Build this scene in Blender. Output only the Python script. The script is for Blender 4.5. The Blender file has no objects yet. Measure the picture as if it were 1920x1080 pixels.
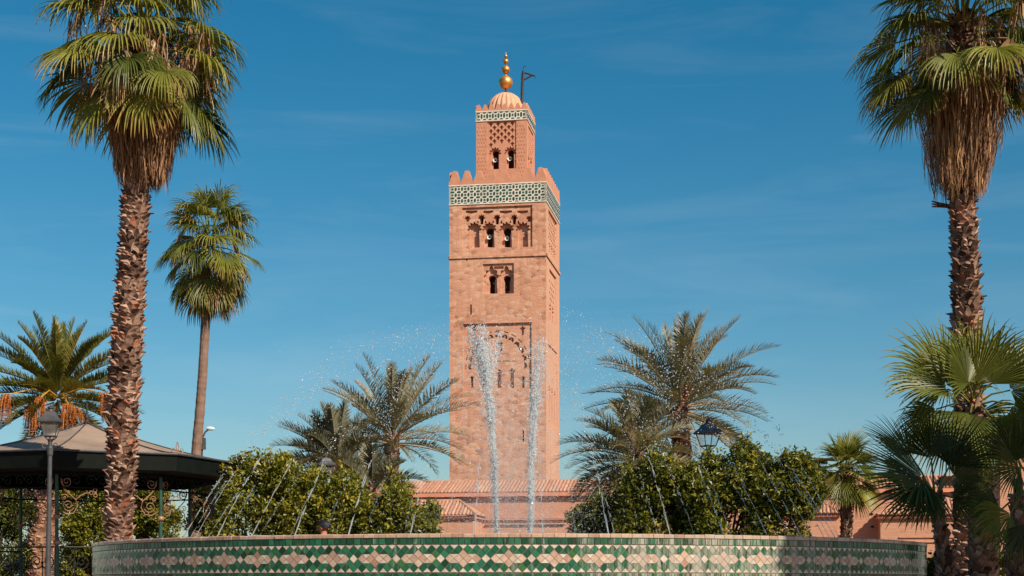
import bpy, math, random
import numpy as np
from mathutils import Vector
from mathutils.geometry import tessellate_polygon

S = bpy.context.scene
COL = S.collection
R = math.radians
PI = math.pi

# ------------------------------------------------------------------ camera
F_PX, HORIZON, EYE = 2900.0, 1098.0, 0.65       # focal length in photo pixels, horizon row, eye height
cam_data = bpy.data.cameras.new("camera")
cam_data.sensor_width = 36.0
cam_data.lens = 36.0 * F_PX / 1920.0
cam_data.shift_y = (HORIZON - 540.0) / 1920.0
cam_data.clip_start = 0.1
cam_data.clip_end = 6000.0
cam = bpy.data.objects.new("camera", cam_data)
cam.location = (0, 0, EYE)
cam.rotation_euler = (R(90), 0, 0)
COL.objects.link(cam)
S.camera = cam

# ------------------------------------------------------------------ light
SUN_EL, SUN_AZ = 38.0, 43.0                      # azimuth: degrees to the right of straight behind the camera
sd = Vector((math.sin(R(SUN_AZ)) * math.cos(R(SUN_EL)), -math.cos(R(SUN_AZ)) * math.cos(R(SUN_EL)), math.sin(R(SUN_EL))))
sun_data = bpy.data.lights.new("sun", "SUN")
sun_data.energy = 5.0
sun_data.angle = R(0.5)
sun_data.color = (1.0, 0.88, 0.70)
sun = bpy.data.objects.new("sun", sun_data)
sun.rotation_euler = sd.to_track_quat("Z", "Y").to_euler()
sun.location = (20, -20, 40)
COL.objects.link(sun)

world = bpy.data.worlds.new("World")
S.world = world
world.use_nodes = True
wn, wl = world.node_tree.nodes, world.node_tree.links
bg = wn["Background"]
sky = wn.new("ShaderNodeTexSky")
sky.sky_type = "NISHITA"
sky.sun_disc = False
sky.sun_elevation = R(SUN_EL)
sky.sun_rotation = math.atan2(sd.x, sd.y)        # 0 = +Y, clockwise seen from above
sky.altitude = 450.0
sky.air_density = 1.0
sky.dust_density = 1.3
sky.ozone_density = 2.2
hsv = wn.new("ShaderNodeHueSaturation")
hsv.inputs["Hue"].default_value = 0.4825
hsv.inputs["Saturation"].default_value = 1.46
hsv.inputs["Value"].default_value = 0.95
wl.new(sky.outputs[0], hsv.inputs["Color"])
# thin high cloud wisps
tc = wn.new("ShaderNodeTexCoord")
mp = wn.new("ShaderNodeMapping")
mp.inputs["Scale"].default_value = (2.2, 2.2, 15.0)
mp.inputs["Rotation"].default_value = (0.0, 0.05, 0.0)
wl.new(tc.outputs["Generated"], mp.inputs["Vector"])
nz = wn.new("ShaderNodeTexNoise")
nz.inputs["Scale"].default_value = 2.1
nz.inputs["Detail"].default_value = 7.0
nz.inputs["Roughness"].default_value = 0.55
nz.inputs["Distortion"].default_value = 0.6
wl.new(mp.outputs[0], nz.inputs["Vector"])
rp = wn.new("ShaderNodeValToRGB")
rp.color_ramp.elements[0].position = 0.46
rp.color_ramp.elements[0].color = (0, 0, 0, 1)
rp.color_ramp.elements[1].position = 0.80
rp.color_ramp.elements[1].color = (0.10, 0.10, 0.10, 1)
wl.new(nz.outputs[0], rp.inputs[0])
mx = wn.new("ShaderNodeMix")
mx.data_type = "RGBA"
wl.new(rp.outputs[0], mx.inputs[0])
wl.new(hsv.outputs[0], mx.inputs[6])
mx.inputs[7].default_value = (7.0, 7.8, 8.2, 1)
wl.new(mx.outputs[2], bg.inputs["Color"])
bg.inputs["Strength"].default_value = 0.072

S.view_settings.view_transform = "Standard"
S.view_settings.look = "None"
S.view_settings.exposure = 0.46
S.view_settings.gamma = 1.0
S.view_settings.use_curve_mapping = False
S.cycles.max_bounces = 8
S.cycles.transparent_max_bounces = 16
S.cycles.caustics_reflective = False
S.cycles.caustics_refractive = False
S.cycles.sample_clamp_indirect = 4.0
S.cycles.sample_clamp_direct = 8.0

rng = np.random.default_rng(7)


def P(px, py, Y):
    """photo pixel at distance Y -> point in the place"""
    return np.array([(px - 960.0) / F_PX * Y, Y, EYE + (HORIZON - py) / F_PX * Y])


# ------------------------------------------------------------------ helpers
def nrm(v):
    v = np.asarray(v, float)
    return v / np.maximum(np.linalg.norm(v, axis=-1, keepdims=True), 1e-9)


class MB:
    """collects vertices and faces (with a tone and a material slot per face) and builds ONE mesh"""

    def __init__(self):
        self.v, self.f, self.n = [], [], 0

    def add(self, verts, faces, tone=0.5, mi=0):
        verts = np.asarray(verts, float).reshape(-1, 3)
        if isinstance(faces, np.ndarray):
            groups = {faces.shape[1]: faces}
            order = None
        else:
            groups = {}
            for fc in faces:
                groups.setdefault(len(fc), []).append(fc)
        for k, fs in groups.items():
            fs = np.asarray(fs, np.int64) + self.n
            t = np.broadcast_to(np.asarray(tone, float), (len(fs),)) if np.ndim(tone) == 0 or len(groups) == 1 else np.full(len(fs), float(np.mean(tone)))
            self.f.append((fs, np.array(t), mi))
        self.v.append(verts)
        self.n += len(verts)

    def box(self, c, s, tone=0.5, mi=0, rz=0.0, taper=1.0):
        x, y, z = np.asarray(s, float) / 2
        v = np.array([[sx * x * (taper if sz > 0 else 1), sy * y * (taper if sz > 0 else 1), sz * z] for sz in (-1, 1) for sy in (-1, 1) for sx in (-1, 1)])
        if rz:
            ca, sa = math.cos(rz), math.sin(rz)
            v = np.stack([v[:, 0] * ca - v[:, 1] * sa, v[:, 0] * sa + v[:, 1] * ca, v[:, 2]], 1)
        self.add(v + np.asarray(c, float), [(0, 2, 3, 1), (4, 5, 7, 6), (0, 1, 5, 4), (2, 6, 7, 3), (0, 4, 6, 2), (1, 3, 7, 5)], tone, mi)

    def tube(self, path, rad, n=6, tone=0.5, mi=0, cap=True):
        p = np.asarray(path, float)
        m = len(p)
        rad = np.broadcast_to(np.asarray(rad, float), (m,))
        t = nrm(np.gradient(p, axis=0))
        ref = np.array([0.0, 0.0, 1.0]) if abs(t[:, 2]).mean() < 0.8 else np.array([1.0, 0.0, 0.0])
        a = nrm(np.cross(t, ref))
        b = np.cross(a, t)
        ang = np.arange(n) * 2 * PI / n
        v = p[:, None, :] + rad[:, None, None] * (np.cos(ang)[None, :, None] * a[:, None, :] + np.sin(ang)[None, :, None] * b[:, None, :])
        i, j = np.meshgrid(np.arange(m - 1), np.arange(n), indexing="ij")
        j2 = (j + 1) % n
        q = np.stack([i * n + j, i * n + j2, (i + 1) * n + j2, (i + 1) * n + j], -1).reshape(-1, 4)
        self.add(v.reshape(-1, 3), q, tone, mi)
        if cap and n > 2:
            self.add(v[0], [tuple(range(n))[::-1]], tone, mi)
            self.add(v[-1], [tuple(range(n))], tone, mi)

    def lathe(self, prof, n=24, c=(0, 0, 0), tone=0.5, mi=0, lobes=0, amp=0.0, phase=0.0):
        pr = np.asarray(prof, float)
        m = len(pr)
        ang = np.arange(n) * 2 * PI / n + phase
        rr = pr[:, 0][:, None] * np.ones(n)[None]
        if lobes:
            rr = rr * (1 - amp + amp * np.abs(np.sin(ang * lobes / 2))[None])
        v = np.stack([rr * np.cos(ang), rr * np.sin(ang), np.repeat(pr[:, 1][:, None], n, 1)], -1) + np.asarray(c, float)
        i, j = np.meshgrid(np.arange(m - 1), np.arange(n), indexing="ij")
        j2 = (j + 1) % n
        q = np.stack([i * n + j, i * n + j2, (i + 1) * n + j2, (i + 1) * n + j], -1).reshape(-1, 4)
        self.add(v.reshape(-1, 3), q, tone, mi)

    def prism(self, poly, fr, d0, d1, tone=0.5, mi=0):
        """poly in (u, v); fr(u, v, d) -> xyz; extruded from d0 to d1"""
        n = len(poly)
        v = [fr(u, w, d0) for u, w in poly] + [fr(u, w, d1) for u, w in poly]
        tri = tessellate_polygon([[Vector((u, w, 0)) for u, w in poly]])
        f = [tuple(t) for t in tri] + [tuple(i + n for i in t) for t in tri]
        f += [(i, (i + 1) % n, (i + 1) % n + n, i + n) for i in range(n)]
        self.add(v, f, tone, mi)

    def plate(self, outer, holes, fr, d0, d1, tone=0.5, mi=0):
        """a sheet at depth d0 with holes whose reveals run back to d1"""
        loops = [outer] + holes
        flat = [q for lp in loops for q in lp]
        tri = tessellate_polygon([[Vector((u, w, 0)) for u, w in lp] for lp in loops])
        self.add([fr(u, w, d0) for u, w in flat], [tuple(t) for t in tri], tone, mi)
        for lp in holes:
            n = len(lp)
            v = [fr(u, w, d0) for u, w in lp] + [fr(u, w, d1) for u, w in lp]
            self.add(v, [(i, (i + 1) % n, (i + 1) % n + n, i + n) for i in range(n)], tone, mi)

    def build(self, name, mats, parent=None, smooth=False, uv=False, link=True):
        me = bpy.data.meshes.new(name)
        if self.n:
            V = np.concatenate(self.v).astype(np.float32)
            me.vertices.add(len(V))
            me.vertices.foreach_set("co", V.ravel())
            loops = np.concatenate([f.ravel() for f, _, _ in self.f]).astype(np.int32)
            tot = np.concatenate([np.full(len(f), f.shape[1]) for f, _, _ in self.f])
            start = np.concatenate([[0], np.cumsum(tot)[:-1]]).astype(np.int32)
            me.loops.add(len(loops))
            me.loops.foreach_set("vertex_index", loops)
            me.polygons.add(len(tot))
            me.polygons.foreach_set("loop_start", start)
            mi = np.concatenate([np.full(len(f), m) for f, _, m in self.f]).astype(np.int32)
            me.polygons.foreach_set("material_index", mi)
            me.polygons.foreach_set("use_smooth", np.full(len(tot), smooth))
            at = me.attributes.new("tone", "FLOAT", "FACE")
            at.data.foreach_set("value", np.concatenate([t for _, t, _ in self.f]).astype(np.float32))
            me.update(calc_edges=True)
            if uv:
                nn = np.zeros(len(tot) * 3, np.float32)
                me.polygons.foreach_get("normal", nn)
                nn = np.repeat(nn.reshape(-1, 3), tot, 0)
                co = V[loops]
                flat = np.abs(nn[:, 2]) > 0.75
                tl = np.maximum(np.hypot(nn[:, 0], nn[:, 1]), 1e-6)
                u = (-nn[:, 1] * co[:, 0] + nn[:, 0] * co[:, 1]) / tl
                uvs = np.stack([np.where(flat, co[:, 0], u), np.where(flat, co[:, 1], co[:, 2])], 1)
                lay = me.uv_layers.new(name="UVMap")
                lay.data.foreach_set("uv", uvs.astype(np.float32).ravel())
        for m in mats if isinstance(mats, (list, tuple)) else [mats]:
            me.materials.append(m)
        o = bpy.data.objects.new(name, me)
        COL.objects.link(o)
        if parent is not None:
            o.parent = parent
        return o


def empty(name, loc=(0, 0, 0), rz=0.0):
    o = bpy.data.objects.new(name, None)
    o.empty_display_size = 0.2
    o.location = [float(q) for q in loc]
    o.rotation_euler = (0, 0, rz)
    COL.objects.link(o)
    return o


def tag(o, label=None, cat=None, group=None, kind=None):
    if label:
        o["label"] = label
    if cat:
        o["category"] = cat
    if group:
        o["group"] = group
    if kind:
        o["kind"] = kind
    return o


def copy_tree(o, parent=None):
    c = o.copy()
    COL.objects.link(c)
    c.parent = parent
    for ch in list(o.children):
        copy_tree(ch, c)
    return c


# ------------------------------------------------------------------ materials
class NT:
    def __init__(self, name):
        self.m = bpy.data.materials.new(name)
        self.m.use_nodes = True
        self.t = self.m.node_tree
        self.b = self.t.nodes["Principled BSDF"]
        self.out = self.t.nodes["Material Output"]

    def node(self, typ, **kw):
        n = self.t.nodes.new("ShaderNode" + typ)
        for k, val in kw.items():
            setattr(n, k, val)
        return n

    def link(self, a, b):
        self.t.links.new(a, b)

    def put(self, sock, val):
        if hasattr(val, "is_output"):
            self.link(val, sock)
        else:
            sock.default_value = val

    def attr(self, name="tone"):
        return self.node("Attribute", attribute_name=name).outputs["Fac"]

    def coord(self, which="Object", scale=(1, 1, 1), rot=(0, 0, 0)):
        c = self.node("TexCoord").outputs[which]
        mpn = self.node("Mapping")
        mpn.inputs["Scale"].default_value = scale
        mpn.inputs["Rotation"].default_value = rot
        self.link(c, mpn.inputs["Vector"])
        return mpn.outputs[0]

    def noise(self, vec, scale, detail=4.0, rough=0.55, dist=0.0):
        n = self.node("TexNoise")
        self.link(vec, n.inputs["Vector"])
        n.inputs["Scale"].default_value = scale
        n.inputs["Detail"].default_value = detail
        n.inputs["Roughness"].default_value = rough
        n.inputs["Distortion"].default_value = dist
        return n

    def voro(self, vec, scale, feature="F1", rand=1.0):
        n = self.node("TexVoronoi", feature=feature)
        self.link(vec, n.inputs["Vector"])
        n.inputs["Scale"].default_value = scale
        n.inputs["Randomness"].default_value = rand
        return n

    def ramp(self, fac, stops, interp="LINEAR"):
        n = self.node("ValToRGB")
        r = n.color_ramp
        r.interpolation = interp
        while len(r.elements) < len(stops):
            r.elements.new(0.5)
        for e, (p, c) in zip(r.elements, stops):
            e.position = p
            e.color = (c, c, c, 1) if isinstance(c, (int, float)) else (*c, 1)
        self.link(fac, n.inputs[0])
        return n.outputs[0]

    def mix(self, fac, a, b, mode="MIX"):
        n = self.node("Mix", data_type="RGBA", blend_type=mode)
        self.put(n.inputs[0], fac)
        for s, val in ((n.inputs[6], a), (n.inputs[7], b)):
            self.put(s, (*val, 1) if isinstance(val, tuple) and len(val) == 3 else val)
        return n.outputs[2]

    def math(self, op, a, b=0.5, c=None):
        n = self.node("Math", operation=op)
        self.put(n.inputs[0], a)
        self.put(n.inputs[1], b)
        if c is not None:
            self.put(n.inputs[2], c)
        return n.outputs[0]

    def bump(self, h, strength=0.4, dist=0.02):
        n = self.node("Bump")
        n.inputs["Strength"].default_value = strength
        n.inputs["Distance"].default_value = dist
        self.link(h, n.inputs["Height"])
        self.link(n.outputs[0], self.b.inputs["Normal"])

    def done(self, color=None, rough=0.8, spec=0.3, metal=0.0):
        if color is not None:
            self.put(self.b.inputs["Base Color"], (*color, 1) if isinstance(color, tuple) else color)
        self.put(self.b.inputs["Roughness"], rough)
        self.b.inputs["Specular IOR Level"].default_value = spec
        self.b.inputs["Metallic"].default_value = metal
        return self.m


def plain(name, color, rough=0.6, spec=0.4, metal=0.0, var=0.25, scale=6.0):
    t = NT(name)
    n = t.noise(t.coord(), scale, 5)
    c = t.mix(t.ramp(n.outputs[0], [(0.3, 0.0), (0.7, 1.0)]), tuple(q * (1 - var) for q in color), tuple(min(1, q * (1 + var)) for q in color))
    t.bump(n.outputs[0], 0.15, 0.01)
    return t.done(c, rough, spec, metal)


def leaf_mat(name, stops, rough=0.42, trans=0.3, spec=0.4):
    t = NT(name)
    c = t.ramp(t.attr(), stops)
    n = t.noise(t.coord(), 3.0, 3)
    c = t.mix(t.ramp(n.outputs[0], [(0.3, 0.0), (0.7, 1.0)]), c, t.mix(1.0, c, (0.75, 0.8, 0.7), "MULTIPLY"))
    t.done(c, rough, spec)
    tr = t.node("BsdfTranslucent")
    t.link(t.mix(1.0, c, (1.15, 1.2, 0.55), "MULTIPLY"), tr.inputs["Color"])
    ms = t.node("MixShader")
    ms.inputs[0].default_value = trans
    t.link(t.b.outputs[0], ms.inputs[1])
    t.link(tr.outputs[0], ms.inputs[2])
    t.link(ms.outputs[0], t.out.inputs["Surface"])
    return t.m


def stone_mat(name, base, dark, light, mortar, sx=1.0, sz=1.5, contrast=1.0, rough_stones=True):
    t = NT(name)
    uv = t.coord("UV")
    warp = t.noise(uv, 1.4, 3)
    off = t.node("VectorMath", operation="MULTIPLY_ADD")
    t.link(warp.outputs["Color"], off.inputs[0])
    off.inputs[1].default_value = (0.25, 0.18, 0)
    t.link(uv, off.inputs[2])
    mpn = t.node("Mapping")
    mpn.inputs["Scale"].default_value = (sx, sz, 1)
    t.link(off.outputs[0], mpn.inputs["Vector"])
    v1 = t.voro(mpn.outputs[0], 1.0, "F1", 0.85)
    ve = t.voro(mpn.outputs[0], 1.0, "DISTANCE_TO_EDGE", 0.85)
    sep = t.node("SeparateColor")
    t.link(v1.outputs["Color"], sep.inputs[0])
    stone = t.ramp(sep.outputs[0], [(0.0, dark), (0.11, dark), (0.24, base), (0.60, base), (0.82, light), (1.0, light)])
    fine = t.noise(uv, 7.0, 6, 0.65)
    stone = t.mix(t.ramp(fine.outputs[0], [(0.25, 0.45), (0.75, 0.0)]), stone, dark)
    # patches where plaster hides the stones
    patch = t.noise(uv, 0.28, 5, 0.6)
    pf = t.ramp(patch.outputs[0], [(0.40, 0.85 - 0.35 * contrast), (0.62, 0.10)])
    col = t.mix(pf, stone, base)
    edge = t.ramp(ve.outputs["Distance"], [(0.02, 0.6), (0.12, 0.0)])
    col = t.mix(edge, col, mortar)
    big = t.noise(uv, 0.09, 4)
    col = t.mix(t.ramp(big.outputs[0], [(0.35, 0.0), (0.65, 0.35)]), col, light)
    stn = t.node("Mapping")
    stn.inputs["Scale"].default_value = (1.1, 0.10, 1)
    t.link(uv, stn.inputs["Vector"])
    streak = t.noise(stn.outputs[0], 1.0, 6, 0.65)
    col = t.mix(t.ramp(streak.outputs[0], [(0.50, 0.0), (0.72, 0.42)]), col, t.mix(1.0, col, (0.50, 0.44, 0.42), "MULTIPLY"))
    h = t.math("ADD", t.math("MULTIPLY", t.ramp(ve.outputs["Distance"], [(0.0, 0.0), (0.16, 1.0)]), 0.8), t.math("MULTIPLY", fine.outputs[0], 0.8))
    t.bump(h, 0.30, 0.05)
    return t.done(col, 0.9, 0.15)


def brick_mat(name, base, dark, mortar, bw=0.45, bh=0.13):
    t = NT(name)
    uv = t.coord("UV")
    b = t.node("TexBrick")
    t.link(uv, b.inputs["Vector"])
    b.inputs["Color1"].default_value = (*base, 1)
    b.inputs["Color2"].default_value = (*dark, 1)
    b.inputs["Mortar"].default_value = (*mortar, 1)
    b.inputs["Scale"].default_value = 1.0
    b.inputs["Mortar Size"].default_value = 0.02
    b.inputs["Brick Width"].default_value = bw
    b.inputs["Row Height"].default_value = bh
    n = t.noise(uv, 0.5, 6, 0.65)
    c = t.mix(t.ramp(n.outputs[0], [(0.35, 0.0), (0.7, 0.6)]), b.outputs["Color"], base)
    n2 = t.noise(uv, 5.0, 5)
    c = t.mix(t.ramp(n2.outputs[0], [(0.3, 0.35), (0.6, 0.0)]), c, dark)
    t.bump(t.math("ADD", t.math("MULTIPLY", b.outputs["Fac"], -0.6), n2.outputs[0]), 0.5, 0.03)
    return t.done(c, 0.9, 0.15)


def tone_mat(name, stops, rough=0.8, spec=0.3, nscale=8.0, nvar=0.35, bumpd=0.02):
    t = NT(name)
    c = t.ramp(t.attr(), stops)
    n = t.noise(t.coord(), nscale, 5, 0.6)
    c = t.mix(t.ramp(n.outputs[0], [(0.3, nvar), (0.65, 0.0)]), c, t.mix(1.0, c, (0.4, 0.36, 0.33), "MULTIPLY"))
    t.bump(n.outputs[0], 0.4, bumpd)
    return t.done(c, rough, spec)


MAT = {}
PINK = (0.53, 0.25, 0.155)
MAT["stone"] = stone_mat("minaret_stone", PINK, (0.25, 0.12, 0.08), (0.66, 0.41, 0.29), (0.48, 0.225, 0.14), 1.3, 2.3, 1.5)
MAT["stone_smooth_lit"] = stone_mat("smooth_lit_stone", (0.54, 0.285, 0.19), (0.40, 0.20, 0.13), (0.60, 0.36, 0.25), (0.53, 0.28, 0.185), 1.9, 3.6, 0.3)  # smoother stone, base also lightened for the sunnier right face
MAT["render"] = plain("pink_plaster", (0.50, 0.235, 0.15), 0.9, 0.15, var=0.12, scale=1.2)
MAT["render_light"] = plain("pale_pink_plaster", (0.56, 0.31, 0.20), 0.85, 0.15, var=0.15, scale=1.5)
MAT["ledge"] = plain("salmon_ledge", (0.58, 0.235, 0.15), 0.85, 0.15, var=0.10, scale=1.0)
MAT["brick"] = brick_mat("pink_brick", (0.56, 0.295, 0.195), (0.43, 0.205, 0.13), (0.50, 0.265, 0.18))
MAT["roof_tile"] = tone_mat("clay_roof_tile", [(0.0, (0.34, 0.16, 0.10)), (0.5, (0.47, 0.245, 0.165)), (1.0, (0.54, 0.32, 0.23))], 0.85, 0.2, 2.0, 0.45)
MAT["inside_shade"] = plain("interior_shade_tone", (0.03, 0.02, 0.017), 0.95, 0.1)  # near-black colour stands in for the shade inside openings
MAT["tile_white"] = plain("white_glazed_strip", (0.62, 0.56, 0.48), 0.45, 0.4, var=0.2, scale=0.8)
MAT["tile_green_far"] = tone_mat("green_glazed_faience", [(0, (0.012, 0.045, 0.03)), (0.5, (0.022, 0.085, 0.055)), (1, (0.06, 0.16, 0.11))], 0.35, 0.5, 1.0, 0.4)
MAT["gold"] = plain("gilded_copper", (0.72, 0.33, 0.09), 0.42, 0.5, 0.75, var=0.25, scale=1.2)
MAT["iron"] = plain("weathered_iron", (0.05, 0.04, 0.04), 0.7, 0.3, 0.3)
MAT["lamp_metal"] = plain("grey_painted_metal", (0.060, 0.060, 0.064), 0.5, 0.4, 0.1, var=0.3)
MAT["speaker"] = plain("white_horn", (0.62, 0.62, 0.60), 0.5, 0.4)
MAT["shaded_green_paint"] = plain("shaded_green_paint", (0.004, 0.006, 0.005), 0.7, 0.15, var=0.3)  # green paint blackened to carry the shade under the eave
MAT["post_green"] = plain("green_painted_iron", (0.020, 0.062, 0.042), 0.4, 0.5, var=0.3)
MAT["copper"] = plain("copper_scrollwork", (0.32, 0.16, 0.095), 0.5, 0.4, 0.35, var=0.3)
MAT["roof_sheet"] = plain("faded_roof_sheet", (0.27, 0.195, 0.150), 0.8, 0.2, var=0.2, scale=1.5)
MAT["black_iron"] = plain("black_iron_scrollwork", (0.018, 0.018, 0.018), 0.5, 0.4, 0.3)
MAT["paving"] = plain("stone_paving", (0.30, 0.21, 0.155), 0.9, 0.2, var=0.25, scale=3.0)
MAT["soil"] = plain("garden_soil", (0.15, 0.09, 0.055), 0.95, 0.1, var=0.35, scale=0.6)
MAT["fan_leaf"] = leaf_mat("fan_palm_leaf", [(0.0, (0.022, 0.034, 0.007)), (0.4, (0.125, 0.142, 0.024)), (0.75, (0.27, 0.255, 0.045)), (0.92, (0.38, 0.28, 0.07)), (1.0, (0.42, 0.25, 0.09))], 0.42, 0.28, 0.35)
MAT["dry_leaf"] = leaf_mat("dry_palm_leaf", [(0.0, (0.11, 0.050, 0.026)), (0.45, (0.40, 0.205, 0.115)), (0.8, (0.57, 0.34, 0.205)), (1.0, (0.68, 0.49, 0.35))], 0.75, 0.25, 0.2)
MAT["date_leaf"] = leaf_mat("date_palm_leaf", [(0.0, (0.050, 0.056, 0.036)), (0.5, (0.225, 0.205, 0.135)), (0.8, (0.36, 0.29, 0.185)), (1.0, (0.38, 0.26, 0.14))], 0.45, 0.2, 0.35)
MAT["canary_leaf"] = leaf_mat("canary_palm_leaf", [(0.0, (0.035, 0.040, 0.010)), (0.5, (0.145, 0.145, 0.028)), (0.8, (0.25, 0.21, 0.05)), (1.0, (0.33, 0.20, 0.07))], 0.42, 0.25, 0.4)
MAT["citrus_leaf"] = leaf_mat("orange_tree_leaf", [(0.0, (0.020, 0.034, 0.006)), (0.45, (0.115, 0.125, 0.013)), (0.75, (0.26, 0.235, 0.022)), (1.0, (0.45, 0.34, 0.04))], 0.40, 0.28, 0.4)
MAT["boot"] = tone_mat("palm_leaf_base", [(0.0, (0.06, 0.032, 0.023)), (0.5, (0.25, 0.145, 0.105)), (0.9, (0.48, 0.32, 0.24)), (1.0, (0.36, 0.14, 0.08))], 0.9, 0.15, 9.0, 0.55)
MAT["smooth_trunk"] = tone_mat("smooth_palm_trunk", [(0.0, (0.12, 0.075, 0.055)), (1.0, (0.30, 0.19, 0.145))], 0.9, 0.15, 6.0, 0.5)
MAT["scar_trunk"] = tone_mat("scarred_palm_trunk", [(0.0, (0.10, 0.050, 0.035)), (0.5, (0.30, 0.155, 0.10)), (1.0, (0.48, 0.28, 0.19))], 0.9, 0.15, 9.0, 0.5)
MAT["bark"] = plain("tree_bark", (0.085, 0.055, 0.038), 0.9, 0.15, var=0.4, scale=9)
MAT["fruit"] = tone_mat("orange_date_fruit", [(0.0, (0.30, 0.075, 0.015)), (1.0, (0.55, 0.19, 0.04))], 0.6, 0.3, 8.0, 0.4)
MAT["fruit_stalk"] = plain("yellow_fruit_stalk", (0.48, 0.26, 0.035), 0.6, 0.3)


def water_mat(name, white=0.45, rough=0.08, clear=0.3):
    t = NT(name)
    t.done((0.93, 0.96, 1.0), rough, 0.5)
    t.b.inputs["Transmission Weight"].default_value = 1.0
    t.b.inputs["IOR"].default_value = 1.33
    d = t.node("BsdfDiffuse")
    d.inputs["Color"].default_value = (0.86, 0.89, 0.92, 1)
    tr = t.node("BsdfTranslucent")
    tr.inputs["Color"].default_value = (0.86, 0.90, 0.94, 1)
    m1 = t.node("MixShader")
    m1.inputs[0].default_value = 0.4
    t.link(d.outputs[0], m1.inputs[1])
    t.link(tr.outputs[0], m1.inputs[2])
    m2 = t.node("MixShader")
    m2.inputs[0].default_value = white
    t.link(t.b.outputs[0], m2.inputs[1])
    t.link(m1.outputs[0], m2.inputs[2])
    tp = t.node("BsdfTransparent")
    m3 = t.node("MixShader")
    m3.inputs[0].default_value = clear
    t.link(m2.outputs[0], m3.inputs[1])
    t.link(tp.outputs[0], m3.inputs[2])
    t.link(m3.outputs[0], t.out.inputs["Surface"])
    return t.m


MAT["water_foam"] = water_mat("aerated_water", 0.80, 0.2, 0.52)
MAT["water_drop"] = water_mat("water_drops", 0.62, 0.12, 0.22)
t = NT("pool_water")
t.bump(t.noise(t.coord(), 14.0, 3).outputs[0], 0.6, 0.03)
MAT["water_thread"] = water_mat("water_thread", 0.5, 0.1, 0.5)
MAT["pool"] = t.done((0.02, 0.06, 0.055), 0.05, 0.5)


def glazed(name, stops, rough=0.16):
    """glazed zellige with tile-to-tile tone, scratches and lime scale in runs"""
    t = NT(name)
    c = t.ramp(t.attr(), stops)
    n = t.noise(t.coord("Object", (1, 1, 1)), 22.0, 5, 0.6)
    c = t.mix(t.ramp(n.outputs[0], [(0.35, 0.5), (0.65, 0.0)]), c, t.mix(1.0, c, (0.45, 0.5, 0.5), "MULTIPLY"))
    # lime runs, heavier on the side where the spray drifts
    runs = t.noise(t.coord("Object", (9, 9, 0.9)), 1.7, 5, 0.7)
    sepn = t.node("SeparateXYZ")
    t.link(t.node("TexCoord").outputs["Object"], sepn.inputs[0])
    drift = t.ramp(t.math("MULTIPLY_ADD", sepn.outputs[0], 0.1, 0.5), [(0.0, 0.0), (0.50, 0.05), (0.62, 0.20), (0.78, 0.20), (0.86, 0.06), (1.0, 0.0)])
    lime = t.ramp(t.math("ADD", runs.outputs[0], drift), [(0.62, 0.0), (0.80, 0.85)])
    c = t.mix(lime, c, (0.33, 0.30, 0.25))
    t.bump(n.outputs[0], 0.12, 0.004)
    return t.done(c, t.math("MULTIPLY_ADD", lime, 0.45, rough), 0.5)


MAT["z_green"] = glazed("green_zellige", [(0.0, (0.004, 0.036, 0.018)), (0.5, (0.010, 0.095, 0.050)), (0.85, (0.022, 0.15, 0.075)), (1.0, (0.045, 0.13, 0.035))])
MAT["z_pink"] = glazed("pink_zellige", [(0.0, (0.36, 0.21, 0.15)), (0.5, (0.48, 0.315, 0.235)), (1.0, (0.58, 0.42, 0.33))], 0.22)
MAT["z_white"] = glazed("cream_zellige", [(0.0, (0.48, 0.38, 0.31)), (1.0, (0.66, 0.57, 0.48))], 0.22)
MAT["grout"] = plain("tile_grout", (0.20, 0.135, 0.095), 0.9, 0.15, var=0.4, scale=5)

# ================================================================== ground
def sheet(name, mat, x0, x1, y0, y1, z):
    mb = MB()
    mb.add([(x0, y0, z), (x1, y0, z), (x1, y1, z), (x0, y1, z)], [(0, 1, 2, 3)])
    return mb.build(name, mat)


tag(sheet("ground", MAT["soil"], -2500, 2500, -600, 4500, 0.0), kind="structure")
FC = np.array([-0.03, 19.2, 0.0])      # centre of the fountain
mb = MB()
mb.lathe([(5.0, 0.004), (11.5, 0.004)], 96, FC)
tag(mb.build("plaza", MAT["paving"]), kind="structure")
tag(sheet("path", MAT["paving"], -3.2, 3.2, -20, 7.8, 0.008), kind="structure")

# ================================================================== minaret
TA = R(9.5)
W = 12.75
H2 = W / 2
minaret = empty("minaret", (-0.83, 207.34, 0.0), -TA)
tag(minaret, "tall square pink stone minaret with green tile band, ribbed dome and gilded balls", "tower")


def fx(px):
    return H2 - (1024.0 - px) / 14.2


def fz(px, py):
    return EYE + (HORIZON - py) * (200.0 + 0.165 * (1024.0 - px) / 14.2) / F_PX


def front(h):
    return lambda u, v, d: (u, -h + d, v)


def right(h):
    return lambda u, v, d: (h - d, u, v)


def left(h):
    return lambda u, v, d: (-h + d, -u, v)


def back(h):
    return lambda u, v, d: (-u, h - d, v)


def rect(x0, x1, z0, z1):
    return [(x0, z0), (x1, z0), (x1, z1), (x0, z1)]


def pxrect(x0, x1, y0, y1):
    xm = (x0 + x1) / 2
    return rect(fx(x0), fx(x1), fz(xm, y1), fz(xm, y0))


def lobed(cx, z0, zs, w, r, lobes=7, amp=0.22, n=56, a0=-0.35, point=0.0):
    """opening with straight jambs of half width w from z0, and a lobed horseshoe head of radius r centred at zs"""
    pts = [(cx - w, z0), (cx + w, z0)]
    th = np.linspace(a0, PI - a0, n)
    for a in th:
        q = (a - a0) / (PI - 2 * a0)
        rr = r * (1 - amp + amp * abs(math.sin(q * lobes * PI)) * 1.6)
        rr *= 1 + point * max(0.0, math.sin(a)) ** 8
        pts.append((cx + rr * math.cos(a), zs + rr * math.sin(a)))
    return pts


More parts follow.
